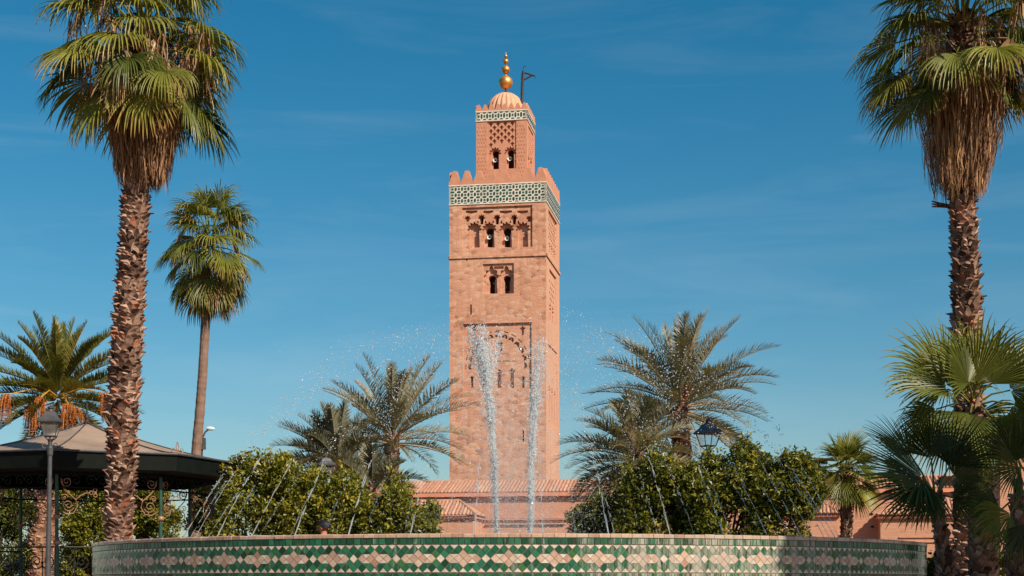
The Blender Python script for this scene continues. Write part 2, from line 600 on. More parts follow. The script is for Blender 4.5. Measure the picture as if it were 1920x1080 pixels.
def keyhole(cx, z0, zs, w, r, n=20):
    pts = [(cx - w, z0), (cx + w, z0)]
    a0 = -math.acos(min(1.0, w / r))
    for a in np.linspace(a0, PI - a0, n):
        pts.append((cx + r * math.cos(a), zs + r * math.sin(a)))
    return pts


Z_PAR = fz(1024, 341)     # top of the tile band
Z_BAND = fz(1024, 377)    # bottom of the tile band
Z_STR = fz(1024, 477)     # string course
wall = MB()
# --- front of the shaft
A = pxrect(867, 998.5, 387, 465)
B = pxrect(906, 964, 494, 551)
CF = pxrect(869, 997, 606, 760)
slits = [pxrect(882, 885, 571, 590), pxrect(980, 983, 807, 828), pxrect(874.5, 877, 484, 489)]
wall.plate(rect(-H2, H2, 0, Z_BAND), [A, B, CF] + slits, front(H2), 0.0, 0.22)
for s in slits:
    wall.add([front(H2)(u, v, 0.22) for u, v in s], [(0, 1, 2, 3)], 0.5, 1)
# upper blind arcade: four lobed arches under interlaced lobes
holesA, blindA, winA = [], [], []
for i, px in enumerate((889.5, 917.5, 950, 980.5)):
    cx = fx(px)
    z0, zs = fz(px, 463.5), fz(px, 429)
    holesA.append(lobed(cx, z0, zs, 0.70, 0.86, 7, 0.22))
    if i in (1, 2):
        winA.append(keyhole(cx, fz(px, 461), fz(px, 432), 0.36, 0.52))
for px in (903, 932, 964):
    holesA.append(lobed(fx(px), fz(px, 420), fz(px, 408), 0.20, 0.42, 5, 0.30, 30))
    winA.append(rect(fx(px - 2.2), fx(px + 2.2), fz(px, 419), fz(px, 403)))
for px in (876.5, 992):
    holesA.append(lobed(fx(px), fz(px, 415), fz(px, 409), 0.18, 0.34, 5, 0.30, 24))
for a, b in ((873, 895), (906, 925), (937, 960), (970, 990)):
    xm = (a + b) / 2
    holesA.append([(fx(a), fz(xm, 397.5)), (fx(xm), fz(xm, 400)), (fx(b), fz(xm, 397.5)), (fx(b), fz(xm, 394)), (fx(a), fz(xm, 394))])
# small piercings of the interlace
for px in (896, 910.5, 924.5, 940, 957, 972):
    holesA.append([(fx(px - 2), fz(px, 416)), (fx(px), fz(px, 420)), (fx(px + 2), fz(px, 416)), (fx(px), fz(px, 412))])
wall.plate(A, holesA, front(H2), 0.22, 0.80)
wall.plate(A, winA, front(H2), 0.80, 1.6)
# paired windows below
holesB, winB = [], []
for px in (921.5, 949.5):
    holesB.append(lobed(fx(px), fz(px, 550), fz(px, 518), 0.80, 0.92, 5, 0.18, point=0.35))
    winB.append(keyhole(fx(px + 0.5), fz(px, 550.5), fz(px, 521.5), 0.36, 0.48))
holesB.append(rect(fx(926), fx(944.5), fz(935, 504), fz(935, 498.5)))
wall.plate(B, holesB, front(H2), 0.22, 0.60)
wall.plate(B, winB, front(H2), 0.60, 1.5)
# large lobed blind arch
holesC = []
for k in range(-6, 7):
    a = PI / 2 - k * 0.262
    cx, cz = fx(933) + 3.5 * math.cos(a), fz(933, 686) + 3.5 * math.sin(a) * 1.08
    e = [(0.40 * math.cos(q), 0.46 * math.sin(q)) for q in np.linspace(-0.2, PI + 0.2, 9)]
    e.append((0.0, 0.04))
    ca, sa = math.cos(a - PI / 2), math.sin(a - PI / 2)
    holesC.append([(cx + u * ca - v * sa, cz + u * sa + v * ca) for u, v in e])
for k in range(-6, 7):
    a0, a1 = PI / 2 - k * 0.262 - 0.075, PI / 2 - k * 0.262 + 0.075
    q = np.linspace(a0, a1, 5)
    holesC.append([(fx(933) + 4.16 * math.cos(b), fz(933, 686) + 4.16 * math.sin(b) * 1.08) for b in q] + [(fx(933) + 4.27 * math.cos(b), fz(933, 686) + 4.27 * math.sin(b) * 1.08) for b in q[::-1]])
holesC.append(pxrect(915, 957, 676, 677.3))
holesC.append(pxrect(960, 969, 676, 677.3))
holesC.append(keyhole(fx(937.5), fz(937, 659), fz(937, 645), 0.30, 0.36))
for px, top in ((908, 690), (936, 692), (960, 690), (981, 702), (885, 702)):
    w = 0.30 if px not in (981, 885) else 0.17
    holesC.append(lobed(fx(px), fz(px, 727), fz(px, top + 6), w, w + 0.06, 3, 0.25, 20))
holesC.append(lobed(fx(980), fz(980, 628), fz(980, 616), 0.1, 0.3, 3, 0.3, 16))
holesC.append(lobed(fx(889), fz(889, 628), fz(889, 616), 0.1, 0.3, 3, 0.3, 16))
wall.plate(CF, holesC, front(H2), 0.22, 0.75)
wall.add([front(H2)(u, v, 0.75) for u, v in CF], [(0, 1, 2, 3)])
# --- right side of the shaft
DR = rect(-4.2, 4.2, fz(1024, 463), fz(1024, 384))
ER = rect(-3.3, 3.3, fz(1024, 590), fz(1024, 494))
FR = rect(-4.2, 4.2, fz(1024, 800), fz(1024, 640))
wall.plate(rect(-H2, H2, 0, Z_BAND), [DR, ER, FR], right(H2), 0.0, 0.2, 0.5, 2)
hD = []
for r_ in range(6):
    for c_ in range(7):
        u = -3.6 + c_ * 1.2 + (0.6 if r_ % 2 else 0.0)
        if u > 3.9:
            continue
        v = DR[0][1] + 2.1 + r_ * 0.58
        hD.append([(u - 0.37, v), (u, v - 0.33), (u + 0.37, v), (u, v + 0.33)])
for c_ in range(5):
    hD.append(lobed(-3.2 + c_ * 1.6, DR[0][1] + 0.05, DR[0][1] + 1.1, 0.4, 0.5, 5, 0.2, 30))
wall.plate(DR, hD, right(H2), 0.2, 1.1, 0.5, 2)
wall.add([right(H2)(u, v, 1.1) for u, v in DR], [(0, 1, 2, 3)], 0.5, 2)
hE = []
for r_ in range(4):
    for c_ in range(4):
        u = -2.1 + c_ * 1.4 + (0.35 if r_ % 2 else -0.35)
        v = ER[0][1] + 2.9 + r_ * 0.75
        hE.append([(u - 0.36, v), (u, v - 0.38), (u + 0.36, v), (u, v + 0.38)])
for u in (-1.3, 1.3):
    hE.append(lobed(u, ER[0][1] + 0.1, ER[0][1] + 1.6, 0.6, 0.75, 5, 0.2, 30))
wall.plate(ER, hE, right(H2), 0.2, 1.0, 0.5, 2)
wall.add([right(H2)(u, v, 1.0) for u, v in ER], [(0, 1, 2, 3)], 0.5, 2)
hF = [lobed(u, FR[0][1] + 1.0, FR[0][1] + 5.2, 0.4, 0.55, 5, 0.2, 30) for u in (-2.6, 0, 2.6)]
wall.plate(FR, hF, right(H2), 0.12, 0.5, 0.5, 2)
wall.plate(FR, [], right(H2), 0.5, 0.6, 0.5, 2)
# --- other sides and an inner core coloured dark for the shade inside
for fr in (left(H2), back(H2)):
    wall.plate(rect(-H2, H2, 0, Z_BAND), [], fr, 0.0, 0.1)
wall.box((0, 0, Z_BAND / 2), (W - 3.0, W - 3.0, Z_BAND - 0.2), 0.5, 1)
# string courses
for zc in (Z_STR,):
    for fr in (front(H2), right(H2), left(H2), back(H2)):
        wall.prism(rect(-H2 - 0.16, H2 + 0.16, zc - 0.16, zc + 0.14), fr, -0.16, -0.004)
wall.build("wall", [MAT["stone"], MAT["inside_shade"], MAT["stone_smooth_lit"]], minaret, uv=True)
# broken edge line round the big arch
tb = MB()
for x0, x1, y0, y1 in ((867.5, 998.5, 604.5, 606),):
    tb.prism(pxrect(x0, x1, y0, y1), front(H2), -0.07, -0.003)
tb.build("arch_hood", MAT["stone"], minaret, uv=True)


def tile_band(h, z0, z1, nx, nz, name, parent):
    mbw, mbg = MB(), MB()
    for fr in (front(h), right(h), left(h), back(h)):
        mbw.prism(rect(-h - 0.05, h + 0.05, z0, z1), fr, -0.05, 0.3)
        cw, ch = 2 * h / nx, (z1 - z0 - 0.16) / nz
        zz = z0 + 0.08
        mbw.prism(rect(-h - 0.09, h + 0.09, z0 - 0.07, z0 + 0.07), fr, -0.09, -0.052)
        mbw.prism(rect(-h - 0.09, h + 0.09, z1 - 0.07, z1 + 0.07), fr, -0.09, -0.052)

        def tile(poly):
            mbg.add([fr(u, v, -0.075) for u, v in poly], [tuple(range(len(poly)))], rng.uniform(0.05, 0.8))

        for j in range(nz):
            for i in range(nx):
                u, v = -h + (i + 0.5) * cw, zz + (j + 0.5) * ch
                s, e = 0.155 * cw, 0.155 * ch
                tile([(u - s, v - e), (u + s, v - e), (u + s, v + e), (u - s, v + e)])
                # upright and lying hexagons on the cell borders, leaving white octagon straps
                if i < nx - 1:
                    x, a, b = u + cw / 2, 0.17 * cw, 0.36 * ch
                    tile([(x, v - b), (x + a, v - b * 0.5), (x + a, v + b * 0.5), (x, v + b), (x - a, v + b * 0.5), (x - a, v - b * 0.5)])
                if j < nz - 1:
                    y, a, b = v + ch / 2, 0.36 * cw, 0.17 * ch
                    tile([(u - a, y), (u - a * 0.5, y - b), (u + a * 0.5, y - b), (u + a, y), (u + a * 0.5, y + b), (u - a * 0.5, y + b)])
                for sg in (-1, 1):
                    if (j == 0 and sg < 0) or (j == nz - 1 and sg > 0):
                        y, a, b = v + sg * ch / 2 * 0.97, 0.34 * cw, 0.16 * ch
                        tile([(u - a, y), (u - a * 0.5, y - sg * b), (u + a * 0.5, y - sg * b), (u + a, y)])
    w = mbw.build(name, MAT["tile_white"], parent)
    mbg.build("green_tile", MAT["tile_green_far"], w)
    return w


tile_band(H2, Z_BAND, Z_PAR, 15, 3, "tile_band", minaret)


def parapet(h, z0, base_h, n, mw, mh, top, name, thick=0.55):
    mbp = MB()
    mbp.box((0, 0, z0 + base_h / 2 - 0.05), (2 * h + 0.16, 2 * h + 0.16, base_h + 0.1))
    zb = z0 + base_h
    hw = mw / 2
    prof = [(-hw, 0), (hw, 0), (hw * 0.93, mh * 0.10), (hw * 0.66, mh * 0.48), (hw * 0.44, mh * 0.80), (top, mh * 0.95), (top * 0.5, mh), (-top * 0.5, mh), (-top, mh * 0.95), (-hw * 0.44, mh * 0.80), (-hw * 0.66, mh * 0.48), (-hw * 0.93, mh * 0.10)]
    span = 2 * h - mw + 0.12
    for si, fr in enumerate((front(h), right(h), back(h), left(h))):
        for i in range(n):
            u = -h - 0.06 + hw + span * i / (n - 1)
            d0, d1 = -0.06 + 0.004 * si, thick + 0.004 * si
            mbp.prism([(u + p, zb + q) for p, q in prof], fr, d0, d1)
    return mbp.build(name, MAT["render"], minaret)


parapet(H2, Z_PAR, 0.42, 8, 1.56, 1.5, 0.30, "parapet")

# lantern
LH = 3.4
ZL = Z_PAR + 0.3


def lx(px):
    return LH - (988.0 - px) / 13.97


def lz(py):
    return EYE + (HORIZON - py) * (203.9 / F_PX)


lw = MB()
ZLB, ZLT = lz(225), lz(207.5)
panel = rect(lx(914), lx(968), lz(317), lz(227.5))
lw.plate(rect(-LH, LH, ZL, ZLB), [panel], front(LH), 0.0, 0.12)
hL, wL = [], []
for r_ in range(7):
    n_ = 4 if r_ % 2 == 0 else 3
    for c_ in range(n_):
        px = 920.5 + c_ * 13.4 + (0 if r_ % 2 == 0 else 6.7)
        py = 231.5 + r_ * 6.4
        if r_ == 6 and c_ in (1, 2):
            continue
        u, v, a, b = lx(px), lz(py), 0.30, 0.31
        hL.append([(u - 0.10, v - b), (u + 0.10, v - b), (u + 0.13, v - 0.08), (u + a, v + 0.02), (u + 0.16, v + 0.13), (u, v + b), (u - 0.16, v + 0.13), (u - a, v + 0.02), (u - 0.13, v - 0.08)])
for px in (928.5, 957):
    hL.append(lobed(lx(px), lz(316), lz(286), 0.52, 0.72, 7, 0.24))
    wL.append(keyhole(lx(px), lz(316), lz(285), 0.36, 0.43))
lw.plate(panel, hL, front(LH), 0.12, 0.42)
lw.plate(panel, wL, front(LH), 0.42, 1.2)
hR = []
panR = rect(-2.2, 2.2, lz(312), lz(232))
for r_ in range(8):
    for c_ in range(4):
        u = -1.65 + c_ * 1.1 + (0.25 if r_ % 2 else -0.25)
        v = lz(312) + 1.9 + r_ * 0.44
        hR.append([(u - 0.24, v), (u, v - 0.18), (u + 0.24, v), (u, v + 0.18)])
hR.append(lobed(-1.0, lz(311), lz(290), 0.45, 0.62, 5, 0.2, 30))
hR.append(lobed(1.0, lz(311), lz(290), 0.45, 0.62, 5, 0.2, 30))
lw.plate(rect(-LH, LH, ZL, ZLB), [panR], right(LH), 0.0, 0.12)
lw.plate(panR, hR, right(LH), 0.12, 0.45)
lw.add([right(LH)(u, v, 0.45) for u, v in panR], [(0, 1, 2, 3)])
for fr in (left(LH), back(LH)):
    lw.plate(rect(-LH, LH, ZL, ZLB), [], fr, 0.0, 0.1)
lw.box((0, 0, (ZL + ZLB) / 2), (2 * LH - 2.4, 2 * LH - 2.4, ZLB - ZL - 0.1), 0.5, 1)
# painted lozenge net on the plain piers, in low relief
for x0 in (-3.25, 1.95):
    for r_ in range(15):
        for c_ in range(4):
            u = x0 + 0.1 + c_ * 0.36 + (0.18 if r_ % 2 else 0)
            v = ZL + 1.6 + r_ * 0.5
            if u < x0 + 1.25 and v < ZLB - 0.35:
                lw.prism([(u - 0.13, v), (u, v - 0.2), (u + 0.13, v), (u, v + 0.2)], front(LH), -0.03, -0.002)
lantern = lw.build("lantern", [MAT["render"], MAT["inside_shade"]], minaret)
tile_band(LH, ZLB, ZLT, 9, 1, "tile_band", minaret)
parapet(LH, ZLT, 0.22, 8, 0.84, 0.72, 0.14, "parapet", 0.35)

# ribbed dome
db = MB()
dp = [(2.78 * math.cos(a), ZLT + 0.1 + 3.35 * math.sin(a)) for a in np.linspace(0, PI / 2 - 0.03, 16)]
db.lathe(dp, 22 * 8, (0, 0, 0), lobes=22, amp=0.085)
db.box((0, 0, ZLT + 0.12), (2 * LH - 0.7, 2 * LH - 0.7, 0.1))
dome = db.build("dome", MAT["render_light"], minaret, smooth=True)

# gilded balls
DY = 207.2 / F_PX


def dz(py):
    return EYE + (HORIZON - py) * DY


fin = empty("finial")
fin.parent = minaret
rod = MB()
rod.tube([(0, 0, dz(179)), (0, 0, dz(100))], 0.07, 8)
rod.lathe([(0.05, dz(176)), (0.22, dz(174.5)), (0.10, dz(173)), (0.20, dz(171)), (0.10, dz(169)), (0.05, dz(168))], 14)
rod.build("rod", MAT["iron"], fin)
for py, rad in ((154, 0.93), (130, 0.55), (114.5, 0.37)):
    g = MB()
    z = dz(py)
    g.lathe([(max(0.01, rad * math.cos(a)), z + rad * 0.98 * math.sin(a)) for a in np.linspace(-PI / 2, PI / 2, 25)], 36)
    g.lathe([(0.10, z + rad * 0.95), (0.2, z + rad * 1.0), (0.09, z + rad * 1.12)], 14)
    g.build("gilded_ball", MAT["gold"], fin, smooth=True)
g = MB()
g.lathe([(0.05, dz(108)), (0.2, dz(106.5)), (0.24, dz(104.5)), (0.16, dz(102.5)), (0.07, dz(100.5)), (0.01, dz(97))], 20)
g.build("tip", MAT["gold"], fin, smooth=True)
# flag gallows beside the dome
gb = MB()
G = lambda px, py, d=0.0: ((px - 949.5) * DY * 0.986 + d * 0.165, -0.4 + d, dz(py))
gb.tube([G(981, 200), G(984, 137)], 0.20, 6)
gb.tube([G(984, 138), G(984.5, 128), G(986.5, 126.5), G(989, 128.5)], 0.055, 6)
gb.tube([G(984, 138.5), G(1007, 147)], 0.11, 6)
gb.tube([G(985, 153), G(1003, 144.5)], 0.10, 6)
gb.tube([G(1006.5, 146), G(1007.5, 151)], 0.07, 5)
for k in range(9):
    y = 143 + k * 4.6
    gb.tube([G(982.0 - k * 0.15, y), G(979.6 - k * 0.15, y)], 0.06, 5)
gb.build("flag_gallows", MAT["iron"], minaret)


def horn(cx, cy, cz, r):
    h = MB()
    ang = np.arange(18) * 2 * PI / 18
    prof = [(r, 0.0), (r * 0.96, 0.03), (r * 0.62, 0.16), (r * 0.30, 0.30), (r * 0.14, 0.42)]
    v = [(cx + q * math.cos(a), cy + d, cz + q * math.sin(a)) for q, d in prof for a in ang]
    f = [(i * 18 + j, i * 18 + (j + 1) % 18, (i + 1) * 18 + (j + 1) % 18, (i + 1) * 18 + j) for i in range(4) for j in range(18)]
    h.add(v, f)
    o = h.build("loudspeaker", MAT["speaker"], minaret, smooth=True)
    c = MB()
    c.lathe([(0.001, 0), (r * 0.3, 0.0), (r * 0.26, 0.14), (r * 0.1, 0.2)], 14)
    co = c.build("horn_throat", MAT["iron"], o)
    co.location = (cx, cy + 0.22, cz)
    co.rotation_euler = (R(90), 0, 0)


for px, py in ((917, 443), (950, 445.5)):
    horn(fx(px), -H2 + 0.40, fz(px, py), 0.30)
for px, py in ((928.3, 298.5), (955.5, 297)):
    horn(lx(px), -LH + 0.15, lz(py), 0.29)

# ================================================================== prayer hall
HY = 150.0


def hs(px, Y0=HY):
    k = (px - 960.0) / F_PX
    return Y0 * k / (math.cos(TA) + k * math.sin(TA))


def hz(px, py, Y0=HY):
    return EYE + (HORIZON - py) / F_PX * (Y0 - hs(px, Y0) * math.sin(TA))


def tiled_slope(mb, e0, e1, r0, r1, sp=0.40, rad=0.13):
    """pan-and-cover tiles from eave e0-e1 up to ridge r0-r1"""
    e0, e1, r0, r1 = (np.asarray(q, float) for q in (e0, e1, r0, r1))
    L = np.linalg.norm(e1 - e0)
    ux = (e1 - e0) / L
    a0, a1 = float(np.dot(r0 - e0, ux)), float(np.dot(r1 - e0, ux))
    up = (r0 - e0) - ux * a0
    n = nrm(np.cross(ux, up))
    if n[2] < 0:
        n = -n
    mb.add([e0, e1, r1, r0], [(0, 1, 2, 3)], 0.25)
    k = int(L / sp)
    for i in range(k + 1):
        s = (i + 0.5) * L / (k + 1)
        f = 1.0
        if a0 > 0.05 and s < a0:
            f = s / a0
        if a1 < L - 0.05 and s > a1:
            f = min(f, (L - s) / (L - a1))
        b, tpt = e0 + ux * s - up * 0.02, e0 + ux * s + up * f
        th = np.linspace(0, PI, 6)
        ring = rad * (np.cos(th)[:, None] * ux + np.sin(th)[:, None] * n)
        v = np.concatenate([b + ring * 1.1, tpt + ring * 0.9])
        fc = [(j, j + 1, j + 7, j + 6) for j in range(5)] + [(5, 4, 3, 2, 1, 0)]
        mb.add(v, fc[:5], float(np.clip(rng.normal(0.55, 0.2), 0, 1)))
        mb.add(v[:6], [(5, 4, 3, 2, 1, 0)], 0.1)


hall = empty("prayer_hall", (0, HY, 0), -TA)
tag(hall, "long low pink prayer hall with ribbed clay tile roof below the minaret", "building")
S0, S1 = hs(690), hs(1985)
ZE, ZR = hz(960, 923), EYE + (HORIZON - 901.5) / F_PX * (HY + 3.7)
hw_ = MB()
Lh = S1 - S0
hw_.add([(S0, 0, 0), (S1, 0, 0), (S1, 0, ZE - 0.3), (S0, 0, ZE - 0.3), (S0, 9, 0), (S1, 9, 0), (S1, 9, ZE - 0.3), (S0, 9, ZE - 0.3)], [(0, 1, 2, 3), (5, 4, 7, 6), (4, 0, 3, 7), (1, 5, 6, 2)])
# small putlog holes as boxes in the shade colour, and thin ledges that show as dark lines
for px, py in ((1634, 963.5), (1635.5, 987.5), (1572, 1005)):
    s_, z_ = hs(px), hz(px, py)
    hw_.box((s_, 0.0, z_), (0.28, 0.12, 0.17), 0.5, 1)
for x0, x1, y in ((905, 1075, 974), (912, 1060, 982.5)):
    s0, s1 = hs(x0), hs(x1)
    hw_.box(((s0 + s1) / 2, -0.12, hz(960, y)), (s1 - s0, 0.24, 0.12))
hw_.build("wall", [MAT["brick"], MAT["inside_shade"]], hall, uv=True)
pl = MB()
pl.box(((hs(780) + hs(1185)) / 2, -0.02, (hz(960, 972) + hz(960, 931)) / 2), (hs(1185) - hs(780), 0.03, hz(960, 931) - hz(960, 972)))
pl.build("plaster_panel", MAT["render"], hall)
cn = MB()
cn.box(((S0 + S1) / 2, -0.25, hz(960, 927.6)), (Lh + 0.3, 0.5, 0.36))
cn.build("cornice", MAT["ledge"], hall)
rf = MB()
tiled_slope(rf, (S0 - 0.2, -0.35, ZE), (S1 + 0.2, -0.35, ZE), (S0 - 0.2, 3.7, ZR), (S1 + 0.2, 3.7, ZR), 0.355, 0.125)
rf.add([(S0 - 0.2, 3.7, ZR), (S1 + 0.2, 3.7, ZR), (S1 + 0.2, 9.2, ZE), (S0 - 0.2, 9.2, ZE)], [(0, 1, 2, 3)], 0.4)
rf.tube([(S0 - 0.2, 3.7, ZR), (S1 + 0.2, 3.7, ZR)], 0.13, 8, 0.6)
rf.build("roof", MAT["roof_tile"], hall)


def hip_porch(px0, px1, ye, yr, hipL, hipR, depth, inset_l=2.2, inset_r=2.2):
    """a lower tiled porch that stands forward of the hall"""
    Y0 = HY - depth
    s0, s1 = hs(px0, Y0), hs(px1, Y0)
    pm = (px0 + px1) / 2
    ze = hz(pm, ye, Y0)
    zr = hz(pm, yr, Y0 + 2.6)
    base = empty("porch")
    base.parent = hall
    y0 = -depth
    w = MB()
    zt = ze - 0.45
    w.add([(s0, y0, 0), (s1, y0, 0), (s1, y0, zt), (s0, y0, zt), (s0, 0, 0), (s1, 0, 0), (s1, 0, zt), (s0, 0, zt)], [(0, 1, 2, 3), (4, 0, 3, 7), (1, 5, 6, 2)])
    w.build("wall", MAT["brick"], base, uv=True)
    cb = MB()
    cb.box(((s0 + s1) / 2, y0 - 0.03 + depth / 2, ze - 0.38), (s1 - s0 + 0.22, depth + 0.2, 0.14))
    cb.box(((s0 + s1) / 2, y0 - 0.12 + depth / 2, ze - 0.20), (s1 - s0 + 0.50, depth + 0.4, 0.2))
    cb.build("cornice", MAT["ledge"], base)
    r = MB()
    rl, rr_ = (inset_l if hipL else 0.0), (inset_r if hipR else 0.0)
    ea, eb = (s0 - 0.35, y0 - 0.45, ze), (s1 + 0.35, y0 - 0.45, ze)
    ra, rb = (s0 - 0.35 + rl, y0 + 2.6, zr), (s1 + 0.35 - rr_, y0 + 2.6, zr)
    tiled_slope(r, ea, eb, ra, rb, 0.36, 0.125)
    if hipR:
        tiled_slope(r, eb, (s1 + 0.35, y0 + 5.6, ze), rb, rb, 0.36, 0.125)
        r.tube([eb, rb], 0.16, 8, 0.3)
    if hipL:
        tiled_slope(r, (s0 - 0.35, y0 + 5.6, ze), ea, ra, ra, 0.36, 0.125)
        r.tube([ea, ra], 0.16, 8, 0.3)
    r.tube([ra, rb], 0.15, 8, 0.6)
    r.build("roof", MAT["roof_tile"], base)
    return base, s0, s1, y0


hip_porch(650, 902, 966.5, 939.5, False, True, 4.5)
hip_porch(1440, 1578, 963, 936, False, True, 2.2)
bp, s0, s1, y0 = hip_porch(1662, 1872, 965, 935, True, False, 3.2, 2.6)
# framed blind panel on the right porch
fp = MB()
Y0 = HY - 3.2
for xa, xb, y in ((1697, 1850, 1007), (1704, 1812, 1016)):
    a, b = hs(xa, Y0), hs(xb, Y0)
    fp.box(((a + b) / 2, y0 - 0.06, hz(1760, y, Y0)), (b - a, 0.12, 0.1))
fp.box((hs(1812, Y0), y0 - 0.06, hz(1812, 1016, Y0) - 2.2), (0.12, 0.12, 4.3))
fp.build("panel_frame", MAT["brick"], bp, uv=True)
# loft opening above the right porch, a box in the dark shade colour
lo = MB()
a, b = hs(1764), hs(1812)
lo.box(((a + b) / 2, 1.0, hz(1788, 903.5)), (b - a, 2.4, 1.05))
lo.build("loft_opening", MAT["inside_shade"], hall)

# domed gate house at the far right
KY = 118.0
kp = P(1912, 1000, KY)
kiosk = empty("domed_gatehouse", (kp[0] + 0.6, KY, 0), -TA)
tag(kiosk, "pink brick gatehouse with rounded tiled dome and small arched windows behind the palms", "building")
kw = MB()
kz = EYE + (HORIZON - 872) / F_PX * KY
hk = 2.35
wins = []
for u, w_, yb, yt in ((-1.05, 0.36, 932, 900), (0.62, 0.22, 932, 904)):
    wins.append(keyhole(u, EYE + (HORIZON - yb) / F_PX * KY, EYE + (HORIZON - yt) / F_PX * KY - w_, w_, w_ * 1.02))
kw.plate(rect(-hk, hk, 0, kz), wins, front(hk), 0, 0.45)
for fr in (left(hk), right(hk), back(hk)):
    kw.plate(rect(-hk, hk, 0, kz), [], fr, 0, 0.1)
kw.box((0, 0.35, kz / 2), (2 * hk - 0.9, 2 * hk - 1.4, kz - 0.1), 0.5, 1)
kw.prism(rect(-hk - 0.12, hk + 0.12, kz - 0.3, kz), front(hk), -0.12, -0.004)
kw.prism(rect(-hk - 0.12, hk + 0.12, kz - 0.3, kz), right(hk), -0.12, -0.004)
kw.build("wall", [MAT["brick"], MAT["inside_shade"]], kiosk, uv=True)
kd = MB()
kd.lathe([(2.3 * math.cos(a) ** 0.9, kz + 3.1 * math.sin(a)) for a in np.linspace(0, PI / 2 - 0.05, 14)], 20 * 6, lobes=20, amp=0.05)
kd.build("dome", MAT["roof_tile"], kiosk, smooth=True)

# ================================================================== fountain
FR_ = 5.0
RIM = EYE + 98.0 / F_PX * 14.2
fountain = empty("fountain", FC)
tag(fountain, "large round fountain basin faced with green, pink and cream diamond mosaic tiles", "fountain")
mb = MB()
mb.lathe([(FR_ - 0.004, 0.0), (FR_ - 0.004, RIM - 0.012), (FR_ - 0.62, RIM - 0.012), (FR_ - 0.62, 0.35), (0.01, 0.35)], 256)
mb.build("basin_wall", MAT["grout"], fountain)
NU = 375
CW = 2 * PI * FR_ / NU
HH = 0.0425
rg = np.random.default_rng(3)
band = [MB(), MB(), MB()]           # green, pink, white


def ztile(kind, pts, shrink=0.93, tone=None):
    p = np.asarray(pts, float)
    c = p.mean(0)
    p = c + (p - c) * shrink
    tilt = rg.normal(0, 0.018, 2)
    r = FR_ + 0.0025 + (p[:, 0] - c[0]) * tilt[0] + (p[:, 1] - c[1]) * tilt[1]
    th = p[:, 0] / FR_
    v = np.stack([r * np.sin(th), -r * np.cos(th), RIM - p[:, 1]], 1)
    band[kind].add(v, [tuple(range(len(p)))], float(np.clip(rg.normal(0.5, 0.24) if tone is None else tone, 0, 1)))


VC = 0.103 + 3 * HH
for i in range(NU):
    u = i * CW
    q = i % 5                       # 0 = star axis
    du, dv = CW / 2, HH

    def dia(kind, uc, vc, tone=None):
        ztile(kind, [(uc - du, vc), (uc, vc + dv), (uc + du, vc), (uc, vc - dv)], 0.93, tone)

    def half(uc, vc, upper, lower):
        ztile(upper, [(uc - du, vc), (uc + du, vc), (uc, vc - dv)], 0.90)
        ztile(lower, [(uc - du, vc), (uc, vc + dv), (uc + du, vc)], 0.90)

    # rows A and E (all green), half a step off the axis
    dia(0, u + du, VC - 2 * HH)
    dia(0, u + du, VC + 2 * HH)
    # cream triangles above and below
    for s in (-1, 1):
        e = VC + s * 3 * HH
        ztile(2, [(u - du, e), (u + du, e), (u, e - s * HH)], 0.88)
    # rows B and D on the axis positions
    for s in (-1, 1):
        vc = VC + s * HH
        if q == 0:
            dia(1, u, vc)
        elif q in (1, 4):
            half(u, vc, 0 if s < 0 else 2, 2 if s < 0 else 0)
        else:
            dia(0, u, vc)
    # row C
    dia(2 if q == 2 else 1, u + du, VC, rg.uniform(0.3, 1.0))
NB = 500
for row, (v0, v1) in enumerate(((0.042, 0.098), (0.364, 0.422))):
    u = 0.0
    tot = 2 * PI * FR_
    while u < tot - 0.03:
        w = min(rg.uniform(0.052, 0.075), tot - u)
        ztile(0, [(u + 0.003, v0), (u + w - 0.003, v0 + rg.uniform(-0.001, 0.001)), (u + w - 0.003, v1), (u + 0.003, v1)], 0.97, rg.beta(2, 2.2))
        u += w
u = 0.0
for v0 in (0.43, 0.53, 0.63, 0.73, 0.83, 0.93):
    for i in range(314):
        w = 2 * PI * FR_ / 314
        ztile(1 if (i + int(v0 * 10)) % 2 else 2, [(i * w, v0), (i * w + w, v0), (i * w + w, v0 + 0.1), (i * w, v0 + 0.1)], 0.95)
for k, (nm, mt) in enumerate((("green_tiles", "z_green"), ("pink_tiles", "z_pink"), ("cream_tiles", "z_white"))):
    band[k].build("mosaic_tile", MAT[mt], fountain)
# rim of narrow cream bricks, slightly uneven
rim = MB()
nr = 300
for i in range(nr):
    a0, a1 = (i + 0.02) * 2 * PI / nr, (i + 0.98) * 2 * PI / nr
    r0, r1 = FR_ - 0.64 + rg.normal(0, 0.002), FR_ + 0.008 + rg.normal(0, 0.0015)
    z0, z1 = RIM - 0.036, RIM + rg.normal(0, 0.0016)
    v = []
    for r, z in ((r1, z0), (r1 + 0.001, z1 - 0.008), (r1 - 0.008, z1), (r0 + 0.01, z1), (r0, z1 - 0.01), (r0, z0)):
        v += [(r * math.sin(a0), -r * math.cos(a0), z), (r * math.sin(a1), -r * math.cos(a1), z)]
    f = [(2 * k, 2 * k + 1, 2 * k + 3, 2 * k + 2) for k in range(5)] + [(0, 2, 4, 6, 8, 10), (1, 11, 9, 7, 5, 3)]
    rim.add(v, f, float(np.clip(rg.normal(0.5, 0.25), 0, 1)))
rim.build("rim", MAT["z_pink"], fountain)
pw = MB()
pw.lathe([(0.01, 0.86), (FR_ - 0.615, 0.86)], 96, FC)
tag(pw.build("water", MAT["pool"]), kind="structure")

# ------------------------------------------------------------------ water jets
ICO = None


